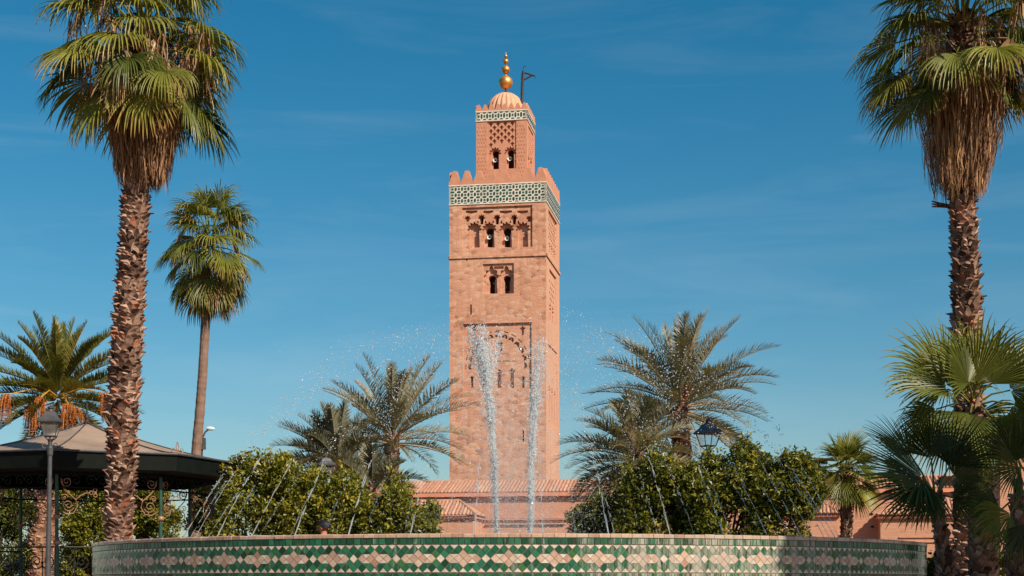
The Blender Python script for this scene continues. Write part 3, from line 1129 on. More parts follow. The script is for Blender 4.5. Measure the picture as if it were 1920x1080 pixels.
def blobs(mb, pos, size, seed=0, stretch=None, axis=None):
    """little irregular octahedral drops"""
    pos = np.asarray(pos, float)
    n = len(pos)
    g = np.random.default_rng(seed)
    base = np.array([(1, 0, 0), (-1, 0, 0), (0, 1, 0), (0, -1, 0), (0, 0, 1), (0, 0, -1)], float)
    f = np.array([(0, 2, 4), (2, 1, 4), (1, 3, 4), (3, 0, 4), (2, 0, 5), (1, 2, 5), (3, 1, 5), (0, 3, 5)])
    # random rotation by random orthogonal frames
    a = nrm(g.normal(size=(n, 3)))
    b = nrm(np.cross(a, g.normal(size=(n, 3))))
    c = np.cross(a, b)
    M = np.stack([a, b, c], 1)                       # n,3,3
    sc = np.broadcast_to(np.asarray(size, float).reshape(-1, 1), (n, 1)) * g.uniform(0.6, 1.4, (n, 3))
    v = np.einsum("kj,njd->nkd", base, M * sc[:, :, None])
    if stretch is not None:
        ax = nrm(axis)
        v = v + (v @ ax[..., None] if ax.ndim == 1 else np.einsum("nkd,nd->nk", v, ax)[..., None]) * (ax[:, None, :] if ax.ndim == 2 else ax) * stretch
    v = v + pos[:, None, :]
    ff = (f[None] + 6 * np.arange(n)[:, None, None]).reshape(-1, 3)
    mb.add(v.reshape(-1, 3), ff)


NJ, RJ = 38, 4.15
G9 = 9.81
SPRAY = MB()
for i in range(NJ):
    a = (i + 0.5) * 2 * PI / NJ
    g = np.random.default_rng(100 + i)
    mb = MB()
    el = R(62 + g.normal(0, 1.6))
    sp = 8.05 + g.normal(0, 0.22)
    rad = np.array([math.sin(a), -math.cos(a), 0.0])
    tan = np.array([math.cos(a), math.sin(a), 0.0])
    d = -rad * math.cos(el) + np.array([0, 0, math.sin(el)]) + tan * g.normal(0, 0.02)
    p0 = rad * RJ + np.array([0, 0, 0.90])

    def at(tt):
        tt = np.asarray(tt, float)
        return p0 + d * sp * tt[..., None] - np.array([0, 0, 0.5 * G9]) * (tt ** 2)[..., None]

    JT = g.uniform(0.55, 1.05)
    # braided threads that thin out and break
    for s in (0, 1):
        ph = s * PI + g.uniform(0, 1)
        t0, t1 = 0.0, g.uniform(0.06, 0.085)
        while t0 < 0.165:
            tt = np.linspace(t0, t1, 9)
            w = 0.003 + 0.055 * tt
            off = np.sin(tt * 62 + ph)[:, None] * tan * w[:, None] + np.cos(tt * 47 + ph)[:, None] * d * 0.3 * w[:, None]
            rr = (0.0056 - 0.010 * tt) * JT * (0.75 + 0.5 * np.abs(np.sin(tt * 95 + ph))) * np.array([0.4, 0.9, 1, 1, 1, 1, 1, 0.9, 0.3])
            mb.tube(at(tt) + off, np.maximum(rr, 0.0018), 5)
            t0 = t1 + g.uniform(0.002, 0.012) + 0.04 * t1
            t1 = t0 + g.uniform(0.008, 0.03)
    # drops along the rest of the arc
    n = 185
    tt = np.clip(0.13 + g.gamma(2.2, 0.27, n), 0.13, 1.45)
    spread = 0.012 + 0.12 * (tt - 0.10)
    pos = at(tt) + g.normal(size=(n, 3)) * spread[:, None] * np.array([1.0, 1.0, 0.8])
    pos += d * (g.normal(size=n) * 0.05 * tt)[:, None]
    ok = pos[:, 2] > 0.9
    blobs(SPRAY, pos[ok] + FC, np.clip(g.lognormal(-5.27, 0.42, ok.sum()), 0.0024, 0.010), 200 + i)
    n = 40
    tt = g.uniform(0.1, 0.42, n)
    pos = at(tt) + g.normal(size=(n, 3)) * (0.004 + 0.045 * tt)[:, None]
    blobs(SPRAY, pos + FC, np.clip(g.lognormal(-5.15, 0.35, n), 0.003, 0.009), 300 + i)
    o = mb.build("water_jet", MAT["water_thread"])
    o.location = FC
    tag(o, "thin arcing jet of water breaking into drops above the fountain rim", "water jet", "ring of thin water jets around the fountain")


def column(path, r0, r1, n, seed, name, label, fork=None):
    g = np.random.default_rng(seed)
    mb = MB()
    path = np.asarray(path, float)
    L = np.linspace(0, 1, len(path))

    def at(q):
        return np.stack([np.interp(q, L, path[:, k]) for k in range(3)], -1)

    # ragged core ropes
    for k in range(7):
        q0 = g.uniform(0, 0.12)
        q1 = g.uniform(0.5, 0.97)
        q = np.linspace(q0, q1, 70)
        rr = r0 + (r1 - r0) * q
        off = np.cumsum(g.normal(size=(70, 3)), 0)
        off = off / (np.abs(off).max() + 1e-6) * rr[:, None] * 0.9
        off[:, 2] *= 0.3
        mb.tube(at(q) + off, np.maximum(0.003, (0.018 - 0.008 * q) * g.uniform(0.35, 1.25, 70)), 5)
    # clumps of drops: denser in knots
    kn = g.uniform(0, 1, 46) ** 0.9
    pick = kn[g.integers(0, 46, n)]
    q = np.clip(np.where(g.random(n) < 0.65, pick + g.normal(0, 0.012, n), g.uniform(0, 1, n)), 0, 1.02)
    rr = r0 + (r1 - r0) * q ** 1.2
    pos = at(np.clip(q, 0, 1)) + g.normal(size=(n, 3)) * rr[:, None] * np.array([0.62, 0.62, 1.1])
    blobs(mb, pos, np.clip(g.lognormal(-5.15, 0.45, n) * (0.9 + 0.3 * q), 0.0025, 0.016), seed + 1)
    if fork is not None:
        for end, fn in fork:
            e = np.asarray(end, float)
            s = at(np.array([0.72]))[0]
            q = g.beta(1.6, 1.2, fn)
            w = 0.022 + 0.035 * np.sin(q * PI)
            pos = s + (e - s) * q[:, None] + g.normal(size=(fn, 3)) * w[:, None] * np.array([1, 1, 1.2])
            blobs(mb, pos, np.clip(g.lognormal(-5.0, 0.5, fn), 0.003, 0.018), seed + 7)
            for k in range(6):
                qq = np.linspace(0.05, g.uniform(0.7, 1.0), 30)
                off = np.cumsum(g.normal(size=(30, 3)), 0)
                off = off / (np.abs(off).max() + 1e-6) * 0.06
                mb.tube(s + (e - s) * qq[:, None] + off, np.maximum(0.003, 0.016 * g.uniform(0.3, 1.2, 30) * (1.1 - qq)), 5)
    # falling veil of fine drops
    m = int(n * 0.9)
    q = g.uniform(0, 1, m)
    pos = at(q) + g.normal(size=(m, 3)) * np.array([0.20, 0.20, 0.1]) * (0.5 + 0.8 * (1 - q))[:, None]
    blobs(mb, pos, np.clip(g.lognormal(-5.8, 0.35, m), 0.002, 0.006), seed + 3)
    o = mb.build(name, MAT["water_foam"])
    return tag(o, label, "water column", "tall water columns of the fountain")


YF = FC[1]
column([P(933, 1030, YF), P(930, 960, YF), P(926, 880, YF), P(921, 800, YF), P(915, 740, YF), P(908, 680, YF), P(900, 645, YF)], 0.028, 0.105, 5600, 11,
       "water_column", "tall white water column, the one leaning left and splitting into two plumes at its top",
       [(P(880, 612, YF), 520), (P(903, 607, YF - 0.1), 620), (P(938, 622, YF + 0.1), 300)])
column([P(994, 1030, YF), P(995, 960, YF), P(996, 880, YF), P(998, 820, YF), P(1002, 770, YF), P(1008, 700, YF), P(1011, 640, YF)], 0.028, 0.085, 4800, 12,
       "water_column", "tall white water column, the narrower upright one with a single blunt top", None)
g = np.random.default_rng(5)
mb = SPRAY
n = 13000
ang = g.uniform(0, 2 * PI, n)
rr = np.abs(g.normal(0, 1.25, n))
zz = 0.95 + g.gamma(2.0, 0.95, n)
pos = np.stack([rr * np.cos(ang), rr * np.sin(ang), zz], 1)
pos = pos[(zz < 4.3) & (rr < 3.9) & (zz < 4.5 - 0.35 * rr)]
blobs(mb, pos + FC, np.clip(g.lognormal(-5.75, 0.42, len(pos)), 0.0018, 0.010), 9)
n = 46000
pos = np.stack([g.normal(0.05, 0.42, n), g.normal(0, 0.42, n), 0.92 + np.abs(g.normal(0, 1.1, n))], 1)
blobs(mb, pos[pos[:, 2] < 4.1] + FC, np.clip(g.lognormal(-6.05, 0.35, (pos[:, 2] < 4.1).sum()), 0.0015, 0.006), 10)
tag(mb.build("spray", MAT["water_drop"]), "fine spray of drops drifting over the fountain", "spray", kind="stuff")

# ================================================================== bandstand
GX, GY = (163 - 960) / F_PX * 30.0, 30.0
GD = R(3.0)
gaz = empty("bandstand", (GX, GY, 0))
tag(gaz, "octagonal dark green iron bandstand with faded tent roof and copper scroll brackets", "bandstand")


def ga(k):
    """unit vector of corner k; 0 faces the camera"""
    a = GD + k * PI / 4
    return np.array([math.sin(a), -math.cos(a), 0.0])


RE, ZEV, ZAP, RP = 2.95, 3.03, 3.80, 2.42
rf = MB()
for k in range(8):
    a, b = ga(k) * RE, ga(k + 1) * RE
    m = 7
    rows = []
    for j in range(m):
        q = j / (m - 1)
        z = ZEV + (ZAP - ZEV) * (q ** 1.35)
        rows.append((a * (1 - q) + np.array([0, 0, z]), b * (1 - q) + np.array([0, 0, z])))
    v = [p for r_ in rows for p in r_]
    rf.add(v, [(2 * j, 2 * j + 1, 2 * j + 3, 2 * j + 2) for j in range(m - 1)])
roof = rf.build("roof", MAT["roof_sheet"], gaz)
se = MB()
for k in range(8):
    a = ga(k) * RE
    pts = []
    for j in range(9):
        q = j / 8 * 0.97
        pts.append(a * (1 - q) + np.array([0, 0, ZEV + (ZAP - ZEV) * (q ** 1.35) + 0.012]))
    se.tube(pts, 0.014, 5)
    se.tube([ga(k) * (RE + 0.005) + [0, 0, ZEV], ga(k + 1) * (RE + 0.005) + [0, 0, ZEV]], 0.022, 6)
se.build("seam", MAT["lamp_metal"], roof)
fa = MB()
for k in range(8):
    a, b = ga(k), ga(k + 1)
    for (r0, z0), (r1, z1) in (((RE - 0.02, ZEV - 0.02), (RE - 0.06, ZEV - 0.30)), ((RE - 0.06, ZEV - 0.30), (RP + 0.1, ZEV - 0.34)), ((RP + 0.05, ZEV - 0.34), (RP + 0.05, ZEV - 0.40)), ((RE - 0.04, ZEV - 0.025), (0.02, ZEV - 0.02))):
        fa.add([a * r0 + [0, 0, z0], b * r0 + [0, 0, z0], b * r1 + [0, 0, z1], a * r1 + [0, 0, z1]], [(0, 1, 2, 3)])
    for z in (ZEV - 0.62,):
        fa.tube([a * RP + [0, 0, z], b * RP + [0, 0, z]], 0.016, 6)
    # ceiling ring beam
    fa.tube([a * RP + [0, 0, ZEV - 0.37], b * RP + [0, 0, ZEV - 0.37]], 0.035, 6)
fa.build("fascia", MAT["shaded_green_paint"], gaz)
# finial
ff = MB()
ff.lathe([(0.06, ZAP - 0.06), (0.09, ZAP), (0.05, ZAP + 0.03), (0.03, ZAP + 0.07), (0.045, ZAP + 0.11), (0.02, ZAP + 0.16), (0.016, ZAP + 0.36), (0.005, ZAP + 0.40)], 12)
ff.build("finial", MAT["iron"], gaz)


def spiral(c, e1, e2, r0, turns, a0=0.0, n=34, k=0.12):
    t = np.linspace(0, 1, n)
    ang = a0 + t * turns * 2 * PI
    r = r0 * (1 - (1 - k) * t)
    return np.asarray(c) + (r * np.cos(ang))[:, None] * e1 + (r * np.sin(ang))[:, None] * e2


ZUP = np.array([0.0, 0.0, 1.0])
for k in range(8):
    p = ga(k) * RP
    po = MB()
    po.lathe([(0.065, 0.0), (0.065, 0.35), (0.05, 0.40), (0.045, 1.30), (0.034, 1.36), (0.034, ZEV - 0.36)], 12, p)
    post = po.build("post", MAT["post_green"], gaz)
    for zc in (1.42, 1.88):
        co = MB()
        co.lathe([(0.03, zc - 0.045), (0.062, zc - 0.03), (0.066, zc), (0.06, zc + 0.03), (0.03, zc + 0.045)], 14, p)
        co.build("collar", MAT["copper"], post)
    for s in (-1, 1):
        e = nrm(ga(k + s) - ga(k))
        br = MB()
        zt = ZEV - 0.42
        # S scroll: small spiral high at the post, big bowl below, ending in a curl
        br.tube(spiral(p + e * 0.17 + ZUP * (zt - 0.10), e, ZUP, 0.10, 1.6, PI * 0.9), 0.009, 5)
        bowl = [p + e * x + ZUP * (zt + z) for x, z in ((0.08, -0.05), (0.12, -0.22), (0.22, -0.32), (0.33, -0.42), (0.36, -0.54), (0.29, -0.66), (0.17, -0.68), (0.07, -0.62))]
        br.tube(bowl, 0.010, 5)
        br.tube(spiral(p + e * 0.20 + ZUP * (zt - 0.52), e, -ZUP, 0.11, 1.7, 0.4), 0.008, 5)
        br.tube(spiral(p + e * 0.13 + ZUP * (zt - 0.38), e, ZUP, 0.06, 1.3, 0.2), 0.007, 5)
        br.tube([p + e * x + ZUP * (zt + z) for x, z in ((0.33, -0.42), (0.42, -0.34), (0.50, -0.30), (0.58, -0.29))], 0.009, 5)
        for dx, dz_ in ((0.0, 0.0), (0.07, 0.045), (0.075, -0.045)):
            br.tube(spiral(p + e * (0.60 + dx) + ZUP * (zt - 0.29 + dz_), e, ZUP, 0.034, 1.0, 0, 14, 0.9), 0.007, 5)
        br.build("scroll_bracket", MAT["copper"], gaz)
    # little crest on each roof corner
    cr = MB()
    c0 = ga(k) * (RE - 0.02) + ZUP * (ZEV + 0.03)
    e = nrm(ga(k + 1) - ga(k - 1))
    for s in (-1, 1):
        cr.tube(spiral(c0 + e * s * 0.09 + ZUP * 0.05, e * s, ZUP, 0.06, 1.3, PI), 0.007, 5)
        cr.tube([c0, c0 + e * s * 0.03 + ZUP * 0.10, c0 + e * s * 0.005 + ZUP * 0.19], 0.008, 5)
    cr.build("roof_crest", MAT["copper"], gaz)
    # frieze and railing between this post and the next
    q2 = ga(k + 1) * RP
    e = nrm(q2 - p)
    Ls = float(np.linalg.norm(q2 - p))
    fz_ = MB()
    for j in range(4):
        c = p + e * (Ls * (j + 0.5) / 4) + ZUP * (ZEV - 0.49)
        fz_.tube(spiral(c - e * 0.10, e, ZUP, 0.10, 1.5, 0), 0.007, 5)
        fz_.tube(spiral(c + e * 0.10, -e, ZUP, 0.10, 1.5, 0), 0.007, 5)
    fz_.build("frieze", MAT["black_iron"], gaz)
    rl = MB()
    if k != 4:
        for z in (0.42, 1.34):
            rl.tube([p + ZUP * z, q2 + ZUP * z], 0.016, 6)
        for j in range(3):
            c = p + e * (Ls * (j + 0.5) / 3) + ZUP * 0.88
            for s in (-1, 1):
                rl.tube(spiral(c + e * s * 0.13 + ZUP * 0.2, e * s, ZUP, 0.15, 1.7, PI), 0.011, 5)
                rl.tube(spiral(c + e * s * 0.13 - ZUP * 0.2, e * s, -ZUP, 0.15, 1.7, PI), 0.011, 5)
            rl.tube([c - ZUP * 0.44, c + ZUP * 0.44], 0.011, 5)
        rl.build("railing", MAT["black_iron"], gaz)
fl = MB()
fl.lathe([(2.75, 0.0), (2.75, 0.34), (2.68, 0.36), (0.01, 0.36)], 8, phase=GD - PI / 2)
fl.build("platform", MAT["paving"], gaz)

# ================================================================== lamps
def make_lamp(loc, label, scale=1.0):
    o = empty("street_lamp", loc)
    o.scale = (scale,) * 3
    tag(o, label, "street lamp", "old style lantern lamp posts")
    m = MB()
    m.lathe([(0.13, 0), (0.13, 0.10), (0.085, 0.14), (0.075, 0.55), (0.10, 0.60), (0.115, 0.64), (0.10, 0.69), (0.055, 0.73), (0.046, 0.80), (0.038, 1.6), (0.033, 2.70), (0.045, 2.73), (0.047, 2.83), (0.034, 2.86), (0.030, 2.93), (0.055, 2.97)], 16)
    m.build("post", MAT["lamp_metal"], o, smooth=False)
    h = empty("lantern")
    h.parent = o
    m = MB()
    z0, z1 = 3.02, 3.24
    b, t_ = 0.085, 0.135
    for i in range(4):
        sx, sy = ((-1, -1), (1, -1), (1, 1), (-1, 1))[i]
        nx_, ny_ = ((1, -1), (1, 1), (-1, 1), (-1, -1))[i]
        m.tube([(sx * b, sy * b, z0), (sx * t_, sy * t_, z1)], 0.008, 5)
        m.tube([(sx * b, sy * b, z0), (nx_ * b, ny_ * b, z0)], 0.010, 5)
        m.tube([(sx * t_, sy * t_, z1), (nx_ * t_, ny_ * t_, z1)], 0.010, 5)
        m.tube([(0, 0, 2.95), (sx * 0.05, sy * 0.05, 2.97), (sx * b, sy * b, z0)], 0.008, 5)
    m.build("frame", MAT["lamp_metal"], h)
    gl = MB()
    bb, tt = b - 0.004, t_ - 0.004
    v = [(sx * bb, sy * bb, z0) for sx, sy in ((-1, -1), (1, -1), (1, 1), (-1, 1))] + [(sx * tt, sy * tt, z1) for sx, sy in ((-1, -1), (1, -1), (1, 1), (-1, 1))]
    gl.add(v, [(0, 1, 5, 4), (1, 2, 6, 5), (2, 3, 7, 6), (3, 0, 4, 7)])
    gl.build("glass", MAT["lamp_glass"], h)
    m = MB()
    for (s0, q0), (s1, q1) in (((0.165, 3.235), (0.168, 3.262)), ((0.168, 3.262), (0.105, 3.335)), ((0.105, 3.335), (0.075, 3.40)), ((0.075, 3.40), (0.045, 3.415))):
        v = [(sx * s0, sy * s0, q0) for sx, sy in ((-1, -1), (1, -1), (1, 1), (-1, 1))] + [(sx * s1, sy * s1, q1) for sx, sy in ((-1, -1), (1, -1), (1, 1), (-1, 1))]
        m.add(v, [(0, 1, 5, 4), (1, 2, 6, 5), (2, 3, 7, 6), (3, 0, 4, 7)])
    m.add([(-0.165, -0.165, 3.236), (0.165, -0.165, 3.236), (0.165, 0.165, 3.236), (-0.165, 0.165, 3.236)], [(0, 1, 2, 3)])
    m.lathe([(0.045, 3.41), (0.035, 3.44), (0.05, 3.46), (0.05, 3.48), (0.02, 3.50), (0.008, 3.53)], 12)
    m.build("hood", MAT["lamp_metal"], h)
    return o


tt_ = NT("lamp_glass")
tt_.done((0.5, 0.5, 0.48), 0.12, 0.5)
tp_, mm_ = tt_.node("BsdfTransparent"), tt_.node("MixShader")
mm_.inputs[0].default_value = 0.16
tt_.link(tp_.outputs[0], mm_.inputs[1])
tt_.link(tt_.b.outputs[0], mm_.inputs[2])
tt_.link(mm_.outputs[0], tt_.out.inputs["Surface"])
MAT["lamp_glass"] = tt_.m
LY = 24.0
lp = P(88, 1000, LY)
lamp = make_lamp((lp[0], LY, 0), "grey lantern lamp post standing in front of the bandstand, full post in view")
lamp.rotation_euler = (0, R(1.0), R(8))
kz_ = (EYE + (HORIZON - 757) / F_PX * LY) / 3.53
lamp.scale = (1, 1, kz_)
for px, ytop, Yl, sc, lab in ((610.5, 849, 41.0, 1.38, "grey lamp hood poking up behind the orange trees and below the date palms"),
                              (1328, 782, 31.5, 1.36, "grey lamp hood above the orange trees in front of the tall date palm trunk")):
    c = copy_tree(lamp)
    q = P(px, 1000, Yl)
    c.location = (q[0], Yl, 0)
    c.rotation_euler = (0, 0, R(20))
    c.scale = (sc, sc, (EYE + (HORIZON - ytop) / F_PX * Yl) / 3.53)
    c["label"] = lab
SLY = 60.0
sl = empty("street_light", (P(379, 900, SLY)[0], SLY, 0))
tag(sl, "thin curved arm street light with white head beside the slim palm trunk", "street light")
m = MB()
zt = EYE + (HORIZON - 806) / F_PX * SLY
m.tube([(0, 0, 0), (0, 0, zt - 0.75), (0.02, 0, zt - 0.3), (0.12, 0, zt - 0.08), (0.25, 0, zt + 0.02), (0.36, 0, zt + 0.03)], 0.035, 7)
m.build("pole", MAT["lamp_metal"], sl)
m = MB()
prof = np.linspace(0, 1, 9)
m.tube([(0.16 + 0.34 * q, 0, zt + 0.06 - 0.02 * q) for q in prof], 0.075 * np.sin(np.clip(prof * 0.94 + 0.06, 0, 1) * PI) ** 0.6 + 0.004, 10)
m.build("lamp_head", MAT["speaker"], sl)
m = MB()
m.box((-0.02, 0, EYE + (HORIZON - 832) / F_PX * SLY), (0.30, 0.2, 0.44))
m.build("floodlight_box", MAT["lamp_metal"], sl)  # small floodlight box on the pole, gives no light

# ================================================================== palms
def interp_path(pts, n):
    p = np.asarray(pts, float)
    L = np.concatenate([[0], np.cumsum(np.linalg.norm(np.diff(p, axis=0), axis=1))])
    q = np.linspace(0, L[-1], n)
    return np.stack([np.interp(q, L, p[:, k]) for k in range(3)], -1)


def boot_trunk(path, radii, seed, ring=0.085, n=9, out=0.075, stubs=()):
    """trunk covered with split leaf bases whose tips stick up and out"""
    g = np.random.default_rng(seed)
    mb = MB()
    m = max(8, int(np.linalg.norm(np.asarray(path[-1]) - np.asarray(path[0])) / 0.2))
    pth = interp_path(path, m)
    rq = np.interp(np.linspace(0, 1, m), np.linspace(0, 1, len(radii)), radii)
    mb.tube(pth, rq * 0.97, 16, 0.12)
    length = np.linalg.norm(np.diff(pth, axis=0), axis=1).sum()
    k = int(length / ring)
    for i in range(k):
        q = i / k
        c = np.array([np.interp(q, np.linspace(0, 1, m), pth[:, j]) for j in range(3)])
        r = np.interp(q, np.linspace(0, 1, m), rq)
        for j in range(n):
            a = (j + 0.5 * (i % 2)) * 2 * PI / n + g.normal(0, 0.10)
            w = 2 * PI * r / n * g.uniform(0.85, 1.45)
            h = ring * g.uniform(1.5, 3.0)
            o = out * g.uniform(0.25, 1.15) * (1.7 if g.random() < 0.06 else 1)
            rad = np.array([math.cos(a), math.sin(a), 0.0])
            tan = np.array([-math.sin(a), math.cos(a), 0.0])
            b = c + rad * r * 0.95
            skew = tan * g.normal(0, 0.25) * w
            lean = g.uniform(-0.2, 1.0)
            tip = b + rad * (o + 0.02) + skew + ZUP * h * (0.55 + 0.45 * lean)
            v = [b - tan * w / 2, b + tan * w / 2, b + tan * w * 0.42 + rad * o * 0.55 + ZUP * h * 0.5 + skew * 0.5, b - tan * w * 0.42 + rad * o * 0.55 + ZUP * h * 0.5 + skew * 0.5,
                 tip + tan * w * 0.13, tip - tan * w * 0.10 + ZUP * h * 0.10, b + ZUP * h * 0.85 + tan * w * 0.2, b + ZUP * h * 0.85 - tan * w * 0.2]
            mb.add(v, [(0, 1, 2, 3), (3, 2, 4, 5), (2, 6, 4), (3, 5, 7), (5, 4, 6, 7), (0, 3, 7), (1, 6, 2)], float(np.clip(g.normal(0.48, 0.30) + 0.16 * math.sin(i * 0.33 + 2 * math.sin(i * 0.11)) + (0.5 if g.random() < 0.03 else 0), 0, 1)))
    for z, a, ln in stubs:
        q = z
        c = np.array([np.interp(q, np.linspace(0, 1, m), pth[:, j]) for j in range(3)])
        d = np.array([math.cos(a), math.sin(a), 0.12])
        for s in (-1, 0, 1):
            mb.tube([c + d * 0.15, c + d * (0.18 + ln * 0.5) + ZUP * 0.02 * s, c + d * (0.2 + ln) + ZUP * (0.045 * s)], [0.035, 0.022, 0.012], 5, 0.05)
    return mb


def fan_leaf(mb, base, d, up, size, nseg, spread, droop, tone, g, width=1.0, start=0.40):
    d = nrm(d)
    side = nrm(np.cross(d, up))
    nv = np.cross(side, d)
    a = np.linspace(-spread, spread, nseg) + g.normal(0, spread / nseg * 0.25, nseg)
    da = 2 * spread / nseg
    Rg = size * (0.72 + 0.28 * np.cos(a * 0.75)) * g.uniform(0.88, 1.06, nseg)
    T = np.array([0.03, 0.28, 0.48, 0.64, 0.80, 0.92, 1.0])
    cup = 0.16 * np.abs(np.sin(a)) + g.normal(0, 0.03)
    v0 = nrm(np.cos(a)[:, None] * d + np.sin(a)[:, None] * side + cup[:, None] * nv)
    pos = np.zeros((nseg, len(T), 3))
    pos[:, 0] = base + v0 * (Rg * T[0])[:, None]
    dr = droop * g.uniform(0.6, 1.25, nseg)
    down = np.array([0, 0, -1.0])
    dirs = np.zeros_like(pos)
    dirs[:, 0] = v0
    for k in range(1, len(T)):
        gk = np.clip((T[k] - start) / (1 - start), 0, 1) * dr
        gk = np.clip(gk, 0, 0.93)
        v = nrm(v0 * (1 - gk)[:, None] + down * gk[:, None])
        pos[:, k] = pos[:, k - 1] + v * (Rg * (T[k] - T[k - 1]))[:, None]
        dirs[:, k] = v
    tang = nrm(np.cross(np.broadcast_to(nv, v0.shape), v0))
    w = np.array([T[0], T[1], T[2], 0.35, 0.24, 0.13, 0.02]) * da * 0.52 * width
    wv = tang[:, None, :] * (Rg[:, None] * w[None])[..., None]
    nn = nrm(np.cross(dirs, wv + 1e-9))
    ridge = nn * (Rg[:, None] * w[None] * 0.75)[..., None]
    Lp, Cp, Rp = pos - wv, pos - ridge, pos + wv
    V = np.stack([Lp, Cp, Rp], 2)                   # nseg, T, 3, xyz
    nT = len(T)
    s, k, c = np.meshgrid(np.arange(nseg), np.arange(nT - 1), np.arange(2), indexing="ij")
    i0 = (s * nT + k) * 3 + c
    q = np.stack([i0, i0 + 1, i0 + 4, i0 + 3], -1).reshape(-1, 4)
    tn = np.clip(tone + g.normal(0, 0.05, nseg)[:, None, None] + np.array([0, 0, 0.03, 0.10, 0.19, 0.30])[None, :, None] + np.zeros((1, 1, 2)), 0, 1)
    mb.add(V.reshape(-1, 3), q, tn.reshape(-1))


def fan_crown(mb, dead, top, n, Lp, size, seed, el0=84, el1=-58, droop=0.8, nseg=34, spread=R(105), dead_frac=0.12, hub=0.5, tone0=0.42, squash=1.0, pet_w=0.020, start=0.40, tvar=0.16):
    g = np.random.default_rng(seed)
    for i in range(n):
        f = (i + 0.5) / n
        az = i * 2.39996 + g.normal(0, 0.2)
        el = R(el0 + (el1 - el0) * f ** 0.85 + g.normal(0, 10))
        h = np.array([math.cos(az) * squash, math.sin(az) * squash, 0.0])
        d0 = nrm(h * math.cos(el) + ZUP * math.sin(el))
        L = Lp * g.uniform(0.75, 1.12) * (0.72 + 0.28 * math.sin(min(1, f * 1.6) * PI / 2 + 0.2))
        p0 = np.asarray(top) - ZUP * hub * f + h * 0.08
        t_ = np.linspace(0, 1, 5)
        sag = 0.30 * L * max(0.15, math.cos(el))
        pp = p0 + d0 * (L * t_)[:, None] - ZUP * (sag * t_ ** 2)[:, None]
        tone = float(np.clip(tone0 + g.normal(0, tvar) + 0.18 * max(0, f - 0.6), 0, 0.9))
        isdead = g.random() < dead_frac * (0.3 + 1.4 * f)
        tgt = dead if isdead else mb
        pt = g.uniform(0.3, 0.9) if isdead else 0.62
        tgt.tube(pp, np.array([1.5, 1.0, 0.8, 0.7, 0.6]) * pet_w, 4, pt, cap=False)
        dl = nrm(nrm(pp[-1] - pp[-2]) - ZUP * g.uniform(0.05, 0.3) + g.normal(0, 0.14, 3))
        up = nrm(ZUP - dl * dl[2] + 1e-6 + g.normal(0, 0.16, 3))
        if isdead:
            fan_leaf(tgt, pp[-1], nrm(dl - ZUP * 1.2), up, size * g.uniform(0.6, 0.9), nseg // 2, spread * 0.55, 0.93, g.uniform(0.3, 0.9), g, 0.8, 0.1)
        else:
            fan_leaf(tgt, pp[-1], dl, up, size * g.uniform(0.86, 1.08), nseg, spread * g.uniform(0.88, 1.05), droop * g.uniform(0.75, 1.15), tone, g, 1.0, start)


def skirt(top, bot, rt, rb, n, seed, ragged=0.35):
    """thatch of dead fans hanging against the trunk"""
    g = np.random.default_rng(seed)
    mb = MB()
    top, bot = np.asarray(top, float), np.asarray(bot, float)
    H = top[2] - bot[2]
    for i in range(n):
        q = g.random() ** 0.85
        a = g.uniform(0, 2 * PI)
        r = (rt + (rb - rt) * q) * g.uniform(0.45, 1.03) * (1 + 0.16 * math.sin(3 * a + seed) + 0.1 * math.sin(5 * a))
        rad = np.array([math.cos(a), math.sin(a), 0.0])
        tan = np.array([-math.sin(a), math.cos(a), 0.0])
        c = top + (bot - top) * q + rad * r
        ln = g.uniform(0.30, 0.75) * (1.0 if q < 0.75 else 0.8)
        ln = min(ln, (c[2] - bot[2]) + ragged * g.uniform(0.0, 1.0) + 0.10)
        k = 5
        t_ = np.linspace(0, 1, k)
        inw = rad * (-0.30 * r * t_)[:, None] * ln / max(H, 0.3)
        sway = np.sin(t_ * g.uniform(1, 5) + g.uniform(0, 6))[:, None] * tan * 0.03 + rad * (0.03 * np.sin(t_ * 3 + g.uniform(0, 6)))[:, None]
        p = c + inw + sway - ZUP * (ln * t_)[:, None]
        w = g.uniform(0.004, 0.014) * np.array([0.7, 1.0, 0.9, 0.6, 0.1])
        yaw = g.uniform(-0.9, 0.9)
        tv = tan * math.cos(yaw) + rad * math.sin(yaw)
        V = np.stack([p - tv * w[:, None], p + tv * w[:, None]], 1).reshape(-1, 3)
        mb.add(V, np.array([(2 * j, 2 * j + 1, 2 * j + 3, 2 * j + 2) for j in range(k - 1)]), float(np.clip(g.normal(0.45, 0.2), 0, 1)))
    return mb


def palm(label, loc, group="fan palms with dead leaf skirts"):
    o = empty("fan_palm", loc)
    return tag(o, label, "palm tree", group)


def rel(pts, loc):
    return [np.asarray(p, float) - np.asarray(loc, float) for p in pts]


# ---- tall left palm
Y = 25.5
base = np.array([P(222, 1000, Y)[0], Y, 0.0])
tl = palm("tall shaggy fan palm with thick dead skirt standing in front of the bandstand", base)
pts = rel([base, P(223, 1000, Y), P(228, 870, Y), P(231, 760, Y), P(240, 620, Y), P(249, 480, Y), P(255, 340, Y), P(262, 180, Y), P(266, 60, Y)], base)
boot_trunk(pts, [0.20, 0.192, 0.198, 0.225, 0.215, 0.19, 0.182, 0.185, 0.17], 21, ring=0.062, n=12, out=0.075).build("trunk", MAT["boot"], tl)
crown, dead = MB(), MB()
top = rel([P(266, 40, Y)], base)[0]
fan_crown(crown, dead, top, 58, 0.98, 0.98, 31, 82, -20, 0.90, 40, R(100), 0.14, 0.85, 0.46, tvar=0.22, start=0.30)
